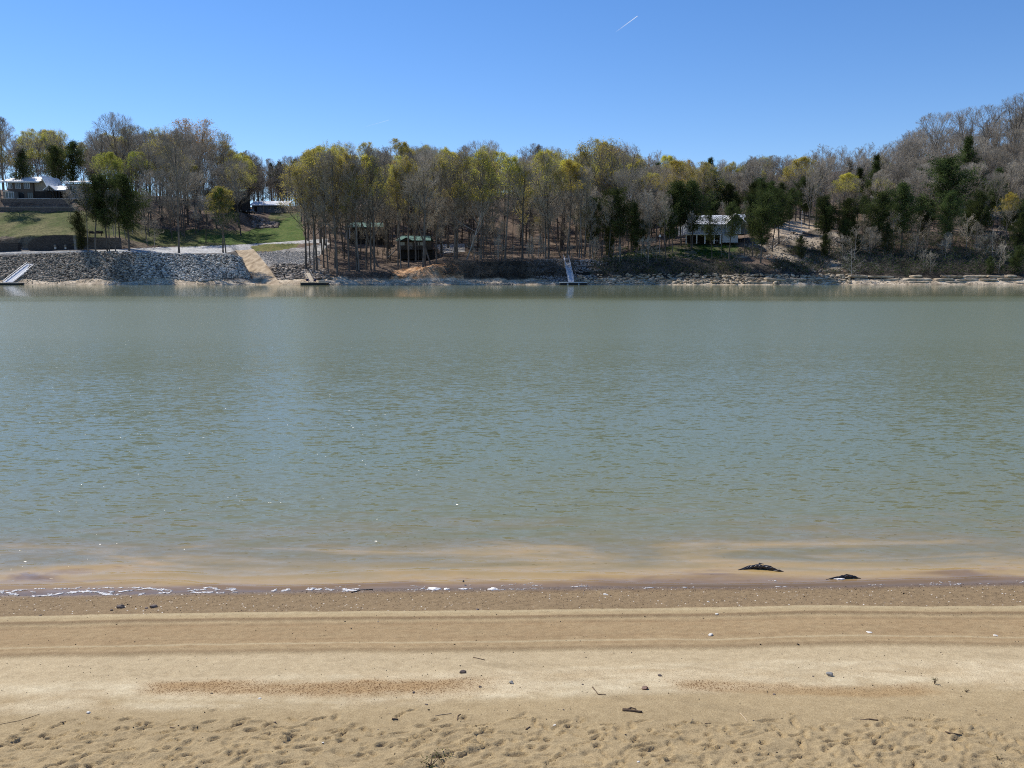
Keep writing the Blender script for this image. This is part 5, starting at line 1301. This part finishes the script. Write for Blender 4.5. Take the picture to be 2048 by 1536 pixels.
NAMES = {'bare': 'bare_tree', 'vase': 'bare_tree', 'olive': 'budding_tree', 'oliveV': 'budding_tree', 'yellow': 'budding_tree', 'lime': 'leafy_tree', 'orange': 'budding_tree', 'green': 'leafy_tree',
         'pink': 'blossom_tree', 'slim': 'slender_tree', 'sapling': 'sapling', 'sycamore': 'sycamore_tree', 'snag': 'dead_tree', 'leanbare': 'bare_tree', 'cedar': 'cedar_tree', 'pine': 'pine_tree'}
tg = np.random.default_rng(99)
TREES = []
def tree(key, P, height, label, group=None, sxy=None, rz=None, lean=(0, 0), cat='tree'):
    parts, H_ = protos[key]; s_ = height / H_; kind = key.rstrip('0123456789')
    o = empty(NAMES.get(kind, NAMES.get(key, 'tree')), P, label, cat, group, rz=tg.uniform(0, 6.28) if rz is None else rz)
    o.rotation_euler = (lean[0], lean[1], o.rotation_euler[2])
    w_ = s_ * (sxy if sxy else tg.uniform(.9, 1.15)); o.scale = (w_, w_, s_)
    for p_ in parts:
        c_ = p_.copy(); col.objects.link(c_); c_.parent = o
    TREES.append((P.x, P.y, key)); return o
def hfor(P, top): return max(2.5, zrow(top, P.y) - P.z)
ORD = ['first', 'second', 'third', 'fourth', 'fifth', 'sixth', 'seventh', 'eighth', 'ninth', 'tenth', 'eleventh', 'twelfth', 'thirteenth', 'fourteenth', 'fifteenth', 'sixteenth', 'seventeenth', 'eighteenth', 'nineteenth', 'twentieth']

# --- named trees: (key, column, base row, top row, label, width factor)
HERO = [
 ('slim0', 176, 503, 356, 'slim trunk at the left end of the clump on the riprap, dark foliage above', 1.1),
 ('cedar4', 191, 505, 352, 'forked cedar trunk second from the left of the clump on the riprap', 1.0),
 ('cedar1', 215, 504, 350, 'cedar with a leaning trunk in the middle of the riprap clump', .95),
 ('slim1', 219, 503, 362, 'thin straight trunk close beside the leaning cedar on the riprap', 1.0),
 ('slim2', 231, 502, 372, 'thinnest trunk of the riprap clump, between cedar and right trunk', 1.0),
 ('cedar0', 258, 502, 344, 'tall dark cedar at the right end of the clump on the riprap', 1.15),
 ('cedar1', 240, 492, 352, 'dark cedar set behind the riprap clump on the lawn edge', 1.0),
 ('cedar3', 163, 500, 420, 'low round dark cedar hanging left of the riprap clump', 1.0),
 ('bare2', 358, 506, 262, 'tall bare tree with bent trunk alone at the crest of the white riprap', .8),
 ('olive1', 446, 505, 372, 'left of two slim olive crowned trees beside the top of the boat ramp', 1.15),
 ('green0', 452, 508, 376, 'right of two slim trees beside the top of the boat ramp, olive crown', .9),
 ('bare0', 369, 473, 290, 'bare tree on the lawn above the white gravel pad', .9),
 ('bare1', 303, 452, 285, 'bare tree on the wooded slope left of the gravel pad', .9),
 ('slim0', 318, 428, 270, 'slim bare tree high on the wooded slope', 1.2),
 ('bare3', 391, 427, 262, 'bare tree near the top of the wooded slope under the orange crown', .9),
 ('slim2', 364, 470, 300, 'thin bare tree beside the larger bare tree on the lawn', 1.1),
 ('lime0', 222, 440, 304, 'bright yellow green leafy tree above the riprap cedars, left of two', .85),
 ('lime0', 284, 446, 302, 'bright yellow green leafy tree above the riprap cedars, right of two', .75),
 ('vase0', 241, 415, 224, 'tallest bare spreading tree on the left skyline', 1.15),
 ('orange0', 396, 412, 240, 'large orange tinted budding tree rounding the left skyline', 1.35),
 ('oliveV', 335, 410, 252, 'bare olive tinged tree left of the orange tinted crown', 1.0),
 ('oliveV', 445, 415, 262, 'olive budding tree on the right shoulder of the orange tinted crown', .9),
 ('bare0', 10, 395, 230, 'tall bare tree behind the brown house at the left edge', 1.0),
 ('yellow0', 2, 402, 290, 'yellow budding tree at the left edge beside the brown house', .9),
 ('oliveV', 80, 392, 262, 'olive budding tree behind the roof of the brown house', .9),
 ('oliveV', 122, 392, 258, 'olive budding tree behind the gabled porch', .9),
 ('cedar2', 48, 395, 293, 'dark pointed cedar behind the brown house roof', 1.3),
 ('cedar0', 122, 396, 290, 'broad dark cedar behind the gabled porch', 1.15),
 ('bare2', 165, 392, 284, 'bare tree behind the flat roofed house', .8),
 ('bare3', 500, 420, 300, 'bare tree on the skyline above the parked car', 1.1),
 ('pine0', 556, 420, 322, 'tallest dark pine behind the right half of the white shed roof', 1.2),
 ('pine0', 517, 420, 332, 'dark pine left of the larger pine behind the shed', 1.0),
 ('pine0', 484, 416, 330, 'dark pine standing behind the parked car', 1.1),
 ('slim0', 519, 424, 330, 'slim tree directly in front of the white shed roof, left one', 1.0),
 ('slim1', 528, 430, 335, 'slim tree in front of the white shed roof, second from left', 1.0),
 ('slim2', 562, 420, 320, 'slim tree at the right end of the white shed roof', 1.0),
 ('oliveV', 612, 538, 318, 'olive green budding tree leaning over the lawn right of the ramp', 1.05),
 ('slim0', 628, 546, 330, 'dark slim trunk right behind the wooden gangway', 1.1),
 ('olive2', 634, 543, 300, 'thick dark trunk just right of the wooden gangway, olive crown', .9),
 ('slim1', 620, 526, 345, 'thin trunk behind the leaning olive green tree', 1.0),
 ('slim2', 648, 535, 320, 'slightly leaning thin trunk right of the thick trunk', 1.0),
 ('bare1', 657, 549, 300, 'thin trunk near the water, left of the thick trunk at the low bank', .6),
 ('oliveV', 670, 537, 284, 'olive crowned tree rising highest right of the middle dock', .75),
 ('bare0', 675, 549, 300, 'thick straight trunk nearest the water right of the middle dock', .8),
 ('slim0', 688, 518, 320, 'slim trunk in front of the left end of the wood house', 1.0),
 ('olive0', 699, 542, 305, 'trunk with olive crown right of the white corner post', .75),
 ('bare3', 714, 543, 300, 'left trunk of a close pair on the low bank', .8),
 ('slim1', 718, 543, 310, 'right trunk of a close pair on the low bank', 1.1),
 ('slim2', 733, 539, 315, 'thin trunk right of the close pair on the low bank', 1.2),
 ('yellow0', 742, 541, 312, 'leaning trunk with yellowish crown in the low bank row', .7),
 ('bare2', 749, 541, 290, 'straight dark trunk in the low bank row left of the cabin', .7),
 ('leanbare', 757, 533, 300, 'dark trunk leaning left in the low bank row before the cabin', .8),
 ('bare1', 776, 517, 290, 'dark trunk standing beside the cabin stairs', .8),
 ('slim0', 796, 533, 330, 'thin leaning trunk in front of the left cabin corner', 1.0),
 ('olive1', 802, 536, 320, 'thin trunk in front of the cabin window', .6),
 ('olive0', 817, 534, 312, 'trunk in front of the cabin door', .75),
 ('bare0', 832, 522, 300, 'pale thicker trunk in front of the cabin with dark roots', .8),
 ('slim1', 846, 534, 320, 'left of two dark trunks at the top of the clay bank', 1.2),
 ('vase1', 850, 533, 285, 'right of two dark trunks at the top of the clay bank', .8),
 ('leanbare', 862, 529, 305, 'leaning trunk crossing the right corner of the cabin', .7),
 ('slim2', 873, 527, 325, 'slim trunk right of the cabin above the clay bank', 1.2),
 ('oliveV', 909, 521, 300, 'left stem of a twin trunked tree right of the clay bank', .9),
 ('bare2', 914, 520, 305, 'right stem of a twin trunked tree right of the clay bank', .9),
 ('sycamore', 931, 523, 372, 'pale barked sycamore leaning right over the dark bank', 1.0),
 ('olive2', 962, 518, 302, 'left of two thick trunks behind the leaning pale sycamore', .9),
 ('vase2', 967, 517, 277, 'right of two thick trunks, round bare crown on the skyline', .8),
 ('olive1', 1010, 518, 305, 'olive crowned tree between the pale sycamore and the gangway', 1.0),
 ('bare1', 1045, 518, 310, 'bare tree on the dark bank left of the riprap patch', 1.0),
 ('olive2', 1091, 517, 300, 'thick dark trunk left of the aluminium gangway, left of a pair', .8),
 ('bare0', 1097, 517, 305, 'thick dark trunk left of the aluminium gangway, right of a pair', .8),
 ('leanbare', 1122, 516, 395, 'dark trunk leaning left just before the aluminium gangway', .8),
 ('yellow1', 1134, 516, 320, 'thick trunk at the top of the aluminium gangway, yellow crown', .9),
 ('slim0', 1158, 516, 330, 'thin trunk right of the gangway top, first of three', 1.1),
 ('slim1', 1163, 516, 335, 'thin trunk right of the gangway top, second of three', 1.1),
 ('bare3', 1169, 515, 330, 'thin trunk right of the gangway top, third of three', .8),
 ('oliveV', 1195, 500, 275, 'tall budding tree with fanned branches on the middle skyline', 1.2),
 ('vase1', 1238, 500, 282, 'tall bare greenish tree on the right side of the middle skyline gap', 1.0),
 ('yellow1', 1120, 505, 320, 'round bright yellow crown in the middle of the wood', 1.1),
 ('cedar0', 1186, 514, 393, 'dark cedar right of the aluminium gangway', 1.1),
 ('cedar1', 1241, 516, 378, 'large dark cedar with a pale trunk on the bank edge', 1.25),
 ('cedar3', 1219, 514, 440, 'low cedar between the two large cedars right of the gangway', .9),
 ('cedar2', 1272, 512, 405, 'narrow cedar right of the large pale trunked cedar', 1.0),
 ('cedar0', 1330, 498, 385, 'dark cedar behind the birdhouse', 1.1),
 ('yellow0', 1352, 478, 322, 'golden orange crowned tree above the cedars left of the white house', 1.1),
 ('orange0', 1358, 470, 320, 'orange crowned budding tree on the skyline left of the white house', .8),
 ('cedar1', 1362, 492, 365, 'tall dark cedar at the left corner of the white house', 1.2),
 ('cedar0', 1383, 497, 358, 'tallest dark cedar in front of the white house', 1.2),
 ('cedar2', 1412, 460, 372, 'dark cedar behind the white roof', 1.4),
 ('slim0', 1380, 503, 420, 'short thin trunk before the left end of the white house', .9),
 ('cedar4', 1424, 523, 425, 'small cedar with bare lower trunk in front of the white deck', .95),
 ('slim1', 1443, 515, 400, 'thin straight trunk in front of the white deck railing', .8),
 ('cedar4', 1457, 524, 405, 'cedar with bare lower trunk before the white gable', 1.0),
 ('cedar3', 1468, 458, 382, 'dark cedar close behind the white gable', 1.0),
 ('slim2', 1489, 513, 400, 'slim pale trunk right of the white house lower wall', .8),
 ('cedar1', 1505, 513, 388, 'cedar with thin trunk right of the white side roof', .8),
 ('cedar0', 1521, 526, 385, 'large dark cedar right of the white house at the bank edge', 1.15),
 ('cedar4', 1544, 503, 385, 'cedar with bare straight trunk left of the sunny yard', 1.0),
 ('cedar1', 1558, 488, 380, 'dark cedar over the sunny yard left side', 1.25),
 ('cedar0', 1578, 462, 375, 'dark cedar behind the sunny yard with a flared trunk', 1.0),
 ('bare2', 1618, 458, 330, 'thick trunked bare tree right of the flagpole', .7),
 ('yellow0', 1600, 440, 315, 'yellow green budding tree above the flagpole', 1.2),
 ('cedar3', 1601, 518, 470, 'low dark round cedar below the flagpole', 1.1),
 ('cedar1', 1646, 505, 392, 'dark cedar right of the flagpole with bare trunk', 1.05),
 ('cedar4', 1659, 503, 405, 'cedar with thin bare trunk just right of the flagpole cedar', .8),
 ('cedar0', 1686, 500, 395, 'broad dark cedar above the pale rocks', 1.2),
 ('pink0', 1632, 455, 395, 'small pink blossoming tree behind the flagpole cedar', .8),
 ('pink0', 1812, 440, 355, 'faint pink blossoming tree on the right hillside', .8),
 ('snag', 1703, 556, 494, 'pale dead branching tree standing on the shore rocks', 1.0),
 ('sapling0', 1685, 520, 465, 'pale bare sapling above the dead shore tree', 1.1),
 ('sapling1', 1738, 516, 455, 'pale thin sapling on the brushy slope', 1.1),
 ('sapling0', 1860, 548, 500, 'pale forked sapling on the shore ledge', 1.1),
 ('sapling1', 1847, 540, 492, 'thin pale sapling left of the forked shore sapling', .9),
 ('sapling0', 1997, 548, 480, 'green tinged slender sapling at the right shore ledge', .9),
 ('cedar2', 1738, 440, 320, 'dark pointed cedar standing high on the right hillside', 1.2),
 ('cedar1', 1749, 505, 385, 'dark cedar above the brushy right bank', 1.1),
 ('cedar0', 1801, 500, 362, 'large dark cedar on the brushy right bank', 1.2),
 ('cedar1', 1899, 470, 313, 'large dark cedar on the right hillside', 1.4),
 ('cedar0', 1891, 505, 382, 'dark cedar below the large hillside cedar', 1.1),
 ('cedar0', 1962, 500, 380, 'dark cedar near the right edge on the bank', 1.0),
 ('cedar2', 1935, 420, 270, 'thin dark cedar high under the hilltop trees', 1.0),
 ('cedar3', 1775, 510, 445, 'low cedar bush on the right bank', 1.1),
 ('yellow1', 2010, 500, 385, 'pale yellow green budding tree near the right edge', .8),
 ('cedar3', 2030, 548, 490, 'olive green rounded evergreen at the right edge of the shore', 1.3),
 ('cedar3', 1980, 548, 512, 'low olive evergreen bush behind the right ledge', 1.2),
 ('vase2', 1865, 380, 222, 'tall bare tree breaking the skyline on the right hill', 1.0),
 ('vase0', 1925, 370, 212, 'tall bare fan shaped tree left of the hilltop', 1.0),
 ('vase1', 1975, 355, 203, 'tall bare tree on the right hilltop, second from the edge', 1.0),
 ('vase0', 2025, 345, 185, 'tallest bare tree on the right hilltop at the edge', 1.1),
 ('cedar1', 1345, 505, 420, 'small cedar on the green slope left of the white house', .9),
 ('cedar4', 1290, 512, 440, 'small cedar at the left end of the green slope', .9),
]
for (key, u, rb, rt, lb, wf) in HERO:
    P = ground_at(u, rb)
    ln = {1122: (0, R(-4)), 612: (0, R(-5)), 757: (0, R(-3)), 862: (0, R(-3)), 369: (0, R(1)), 657: (0, R(-2))}.get(u, (0, R(float(tg.normal(0, 1.3)))))
    o = tree(key, P, hfor(P, rt), lb, sxy=wf, lean=ln, rz={'sycamore': 0., 'leanbare': .3}.get(key))

# --- the rest of the wood, each tree its own thing
SKY = np.array([(-400, 240), (0, 232), (30, 245), (50, 290), (70, 265), (100, 258), (130, 262), (160, 285), (185, 290), (200, 260), (240, 228), (280, 238), (300, 258), (330, 257), (360, 250), (400, 243), (440, 265), (465, 292), (480, 303), (510, 308),
 (540, 310), (570, 318), (590, 308), (620, 300), (660, 288), (690, 286), (710, 297), (740, 283), (770, 282), (800, 274), (850, 284), (870, 303), (900, 302), (930, 292), (965, 282), (990, 290), (1000, 300), (1040, 292), (1065, 276), (1090, 284),
 (1120, 292), (1150, 284), (1190, 278), (1240, 286), (1258, 303), (1275, 325), (1290, 312), (1325, 293), (1360, 303), (1385, 328), (1400, 323), (1430, 312), (1450, 328), (1480, 320), (1500, 305), (1570, 298), (1600, 308), (1620, 292),
 (1680, 288), (1740, 290), (1770, 268), (1820, 255), (1850, 222), (1880, 233), (1920, 213), (1945, 223), (1960, 208), (2000, 193), (2030, 186), (2048, 192), (2400, 150)])
BLD = [(0, 190, 244, 268), (400, 490, 280, 305), (490, 600, 270, 345), (685, 772, 250, 275), (785, 872, 222, 240), (1345, 1512, 224, 266), (1560, 1640, 236, 262)]
def free(u, Y, xy, dmin):
    for (a_, b_, c_, d_) in BLD:
        if a_ < u < b_ and c_ < Y < d_: return False
    return all((xy[0] - q[0]) ** 2 + (xy[1] - q[1]) ** 2 > dmin ** 2 for q in TREES)
LAND = [(130, 'above the brown house'), (200, 'above the flat roofed house'), (330, 'above the riprap cedars'), (420, 'above the white gravel pad'), (500, 'above the boat ramp'), (600, 'above the long shed'),
 (680, 'above the middle dock'), (780, 'above the wood house'), (880, 'above the small cabin'), (1000, 'above the pale sycamore'), (1110, 'above the dark bank'), (1180, 'above the aluminium gangway'),
 (1290, 'above the large bank edge cedar'), (1370, 'above the birdhouse'), (1510, 'above the white house'), (1590, 'above the picnic table'), (1680, 'above the flagpole'), (1800, 'above the dead shore tree'),
 (1900, 'above the forked shore sapling'), (1990, 'above the white ledge boulders'), (9999, 'by the right edge')]
FILLED = []; FARW = []
def fill(n, ur, yr, keys, wts, hr, dmin, base, group=None, tries=60, sky=True, wf=None, stuff=False):
    made = 0
    for k in range(n * tries):
        if made >= n: break
        u = tg.uniform(*ur); Y = tg.uniform(*yr); P = gpos(u, Y)
        if not free(u, Y, (P.x, P.y), dmin): continue
        hgt = tg.uniform(*hr)
        if sky: hgt = min(hgt, hfor(P, np.interp(u, SKY[:, 0], SKY[:, 1]) + tg.normal(3, 7)))
        if hgt < hr[0] * .55: continue
        if stuff:
            FARW.append((P, hgt)); TREES.append((P.x, P.y, 's')); made += 1; continue
        key = keys[tg.choice(len(keys), p=np.array(wts) / sum(wts))]
        kind = NAMES.get(key.rstrip('0123456789'), NAMES.get(key)); made += 1
        o = tree(key, P, hgt, '', None, lean=(0, R(float(tg.normal(0, 2)))), sxy=wf)
        what = {'bare': 'bare grey tree', 'vase': 'bare fan branched tree', 'olive': 'olive budding tree', 'oliveV': 'olive fan branched tree', 'yellow': 'yellowish budding tree', 'cedar': 'dark green cedar', 'slim': 'thin bare tree',
                'sapling': 'small pale sapling', 'green': 'green leafed tree', 'pine': 'dark pine', 'orange': 'orange tinged tree'}[key.rstrip('0123456789')]
        FILLED.append((o, what, base, [t_ for m_, t_ in LAND if u < m_][0], u))
def label_filled():
    gr = {}
    for q in FILLED: gr.setdefault((q[1], q[2], q[3]), []).append(q)
    for (what, base, land), L_ in gr.items():
        L_.sort(key=lambda q: q[4]); n = len(L_)
        for i, q in enumerate(L_):
            if n == 1: pos = ''
            elif n == 2: pos = ('left ', 'right ')[i]
            elif n == 3: pos = ('left ', 'middle ', 'right ')[i]
            else: pos = ''
            q[0]['label'] = (pos + what + ' ' + base + ', ' + land)
            if n > 3: q[0]['group'] = what + 's ' + base + ', ' + land
bare = ['bare0', 'bare1', 'bare2', 'bare3', 'vase0', 'vase1', 'vase2']
oli = ['olive0', 'olive1', 'olive2', 'oliveV', 'yellow0', 'yellow1']
mixk = bare + oli
fill(34, (-200, 200), (266, 330), mixk + ['cedar0'], [3] * 7 + [2] * 6 + [3], (20, 30), 4.0, 'behind the houses')
fill(44, (190, 500), (262, 340), mixk + ['orange0'], [4] * 7 + [1.6] * 4 + [.4] * 2 + [2], (19, 29), 4.0, 'on the left wooded slope')
fill(12, (290, 420), (240, 262), bare + ['slim0'], [1] * 8, (13, 20), 4.0, 'low on the left slope')
fill(26, (460, 620), (346, 440), bare + ['pine0', 'cedar0', 'oliveV'], [2] * 7 + [5, 3, 1.5], (18, 28), 4.2, 'behind the white shed')
fill(20, (615, 900), (226, 262), mixk + ['slim0', 'slim1'], [2] * 7 + [2.6] * 4 + [1.2] * 2 + [3, 3], (18, 27), 3.4, 'low in the middle wood')
fill(56, (600, 900), (264, 345), oli + bare + ['orange0'], [4] * 4 + [2.2] * 2 + [2] * 7 + [2], (21, 31), 4.0, 'high in the middle wood')
fill(24, (890, 1300), (219, 262), mixk + ['slim0', 'slim1'], [2] * 7 + [2.4] * 4 + [1.3] * 2 + [3, 3], (18, 27), 3.4, 'low in the middle wood')
fill(66, (890, 1310), (264, 345), oli + bare + ['orange0'], [4] * 4 + [2.6] * 2 + [2.4] * 7 + [2], (21, 31), 4.0, 'high in the middle wood')
fill(46, (1290, 1480), (256, 370), mixk + ['cedar0', 'cedar2'], [3] * 7 + [2] * 6 + [4, 4], (14, 25), 3.6, 'on the hillside')
fill(12, (1300, 1620), (240, 275), ['cedar0', 'cedar1', 'cedar2', 'green0'], [3, 3, 3, 1], (11, 16), 4.2, 'close around the white house')
fill(62, (1470, 1800), (258, 330), bare + ['olive0', 'yellow0', 'cedar2', 'oliveV'], [4] * 7 + [2, 1.6, 2.5, 2], (13, 22), 3.6, 'on the hillside')
fill(88, (1770, 2110), (250, 335), bare + ['olive1', 'cedar2', 'cedar0', 'slim0'], [4.6] * 7 + [1.2, 1.6, 1.6, 1.5], (13, 22), 3.6, 'on the right hillside')
fill(50, (640, 1300), (212, 245), ['slim0', 'slim1', 'slim2'], [1, 1, 1], (8, 17), 1.8, 'in the understorey', sky=False)
fill(30, (1150, 1340), (214, 232), ['slim0', 'slim1', 'slim2'], [1, 1, 1], (11, 18), 1.1, 'in the dense trunk rank', sky=False)
fill(60, (1700, 2120), (212, 258), ['sapling0', 'sapling1', 'cedar3', 'cedar0', 'slim2', 'bare0', 'bare2', 'vase1'], [4, 4, 1.2, 1.4, 2, 3, 3, 3], (6, 12), 2.4, 'on the brushy bank', sky=False)
fill(18, (900, 1330), (209, 216), ['sapling0', 'sapling1'], [1, 1], (4, 8), 1.8, 'along the bank top', sky=False)
fill(10, (100, 330), (226, 262), ['sapling0', 'slim1', 'bare1'], [2, 2, 1], (7, 13), 3.0, 'on the left lawn', sky=False)
fill(16, (1700, 2080), (224, 262), ['cedar0', 'cedar1', 'cedar3', 'cedar4'], [3, 3, 2, 2], (8, 14), 3.4, 'on the slope over the brush', sky=False)
fill(12, (1640, 1740), (213, 240), ['cedar0', 'cedar3', 'bare0', 'sapling0', 'slim0'], [3, 2, 3, 3, 2], (5, 11), 3.2, 'on the pale rocky slope', sky=False)
label_filled()
fill(60, (430, 625), (338, 450), None, None, (12, 22), 2.6, '', stuff=True)
fill(90, (-250, 620), (335, 440), None, None, (9, 17), 3.2, '', stuff=True)
fill(60, (600, 1320), (346, 420), None, None, (14, 26), 3.6, '', stuff=True)
fill(130, (1300, 1850), (310, 450), None, None, (12, 19), 3.4, '', stuff=True)
fill(140, (1780, 2200), (310, 420), None, None, (12, 20), 3.4, '', stuff=True)
def far_wood():
    pr = []
    for k in range(4):
        big, small, tips = skeleton(300 + k, H=25, bole=(.2, .3, .12, .25)[k], limbs=13, spread=.36, kids=(5, 5, 2), env=(.62, .28, .40), fork=(k % 2 == 1))
        v1, f1 = seg2(big, 4); v2, f2 = seg2(small, 3, 1.9); pr.append((np.concatenate([v1, v2]), np.concatenate([f1, f2 + len(v1)]), max(t_[0][2] for t_ in tips)))
    V = []; Fc = []; n = 0; g = np.random.default_rng(12)
    for P, h_ in FARW:
        v, f, H_ = pr[int(g.integers(0, 4))]; s_ = h_ / H_; a = g.uniform(0, 6.28); w_ = s_ * g.uniform(.95, 1.25)
        x = v[:, 0] * w_; y = v[:, 1] * w_; V.append(np.stack([x * math.cos(a) - y * math.sin(a) + P.x, x * math.sin(a) + y * math.cos(a) + P.y, v[:, 2] * s_ + P.z], 1)); Fc.append(f + n); n += len(v)
    tag(mesh('far_woods', np.concatenate(V), np.concatenate(Fc), M['twig']), 'mass of bare grey woods filling in behind and between the nearer trees', 'woods', kind='stuff')
far_wood()

# --- brush on the bank faces: nobody could count it
def brush(name, n, ur, rr, hr, label, seed, green=0, spread=.8, gcol='green_leaf', mask=None):
    g = np.random.default_rng(seed); A = []; Bb = []; R0 = []; Lf = []
    for k in range(n):
        u = g.uniform(*ur); row = g.uniform(*rr)
        if mask is not None and vn(u / 26., row / 14., seed % 9) < mask: continue
        P = np.array(ground_at(u, row)); h_ = g.uniform(*hr); an = g.uniform(0, 6.28); o = np.array([math.cos(an), math.sin(an), 0]) * spread
        p0 = P - np.array([0, 0, .1]); d = norm(np.array([0, 0, 1]) + o * g.uniform(.2, 1)); r_ = .028
        for i in range(4):
            d = norm(d + o * .22 + g.normal(0, .15, 3) - np.array([0, 0, .10 * i])); p1 = p0 + d * h_ / 4
            A.append(p0); Bb.append(p1); R0.append(r_)
            for j in range(3):
                e = norm(d + g.normal(0, .75, 3)); q = p0 + (p1 - p0) * g.random(); q1 = q + e * h_ * g.uniform(.12, .34)
                A.append(q); Bb.append(q1); R0.append(.016)
                if g.random() < green: Lf.append(q1 + g.normal(0, .15, (5, 3)))
            p0 = p1; r_ *= .8
    A = np.array(A); Bb = np.array(Bb); R0 = np.array(R0); v, f = tubes(A, Bb, R0, R0 * .55, 3)
    tag(mesh(name, v, f, M['brush_twig']), label, 'brush', kind='stuff')
    if Lf:
        P = np.concatenate(Lf); v, f = leafquads(P, .11, g); tag(mesh('undergrowth_leaves', v, f, M[gcol]), 'sparse green leaves in the ' + label, 'leaves', kind='stuff')
brush('brush', 1500, (925, 1150), (524, 556), (1.2, 2.8), 'tangled grey brush on the dark bank left of the gangway', 1)
brush('brush', 1000, (1180, 1480), (519, 552), (1.0, 2.6), 'tangled brush on the bank below the green slope', 2, .12)
brush('brush', 2600, (1480, 1720), (500, 550), (1.0, 2.6), 'brush on the slope above the shore ledges', 3, .08, mask=.36)
brush('brush', 4800, (1690, 2120), (470, 550), (1.4, 3.6), 'dense grey brush thicket covering the right bank', 4, .12)
brush('brush', 350, (640, 790), (542, 556), (.6, 1.5), 'low brush on the low bank left of the clay', 5)
brush('brush', 500, (890, 935), (522, 552), (1.0, 2.2), 'hanging roots and brush at the right end of the clay bank', 6)
brush('ground_cover', 500, (1205, 1470), (492, 519), (.2, .5), 'low green ground cover on the slope below the white house', 7, .8, mask=.4)
brush('brush', 900, (650, 1330), (500, 520), (.5, 1.6), 'thin undergrowth between the trunks of the middle wood', 8, .03)
brush('brush', 260, (90, 290), (548, 562), (.5, 1.2), 'dry brush at the foot of the left riprap', 9, mask=.5)
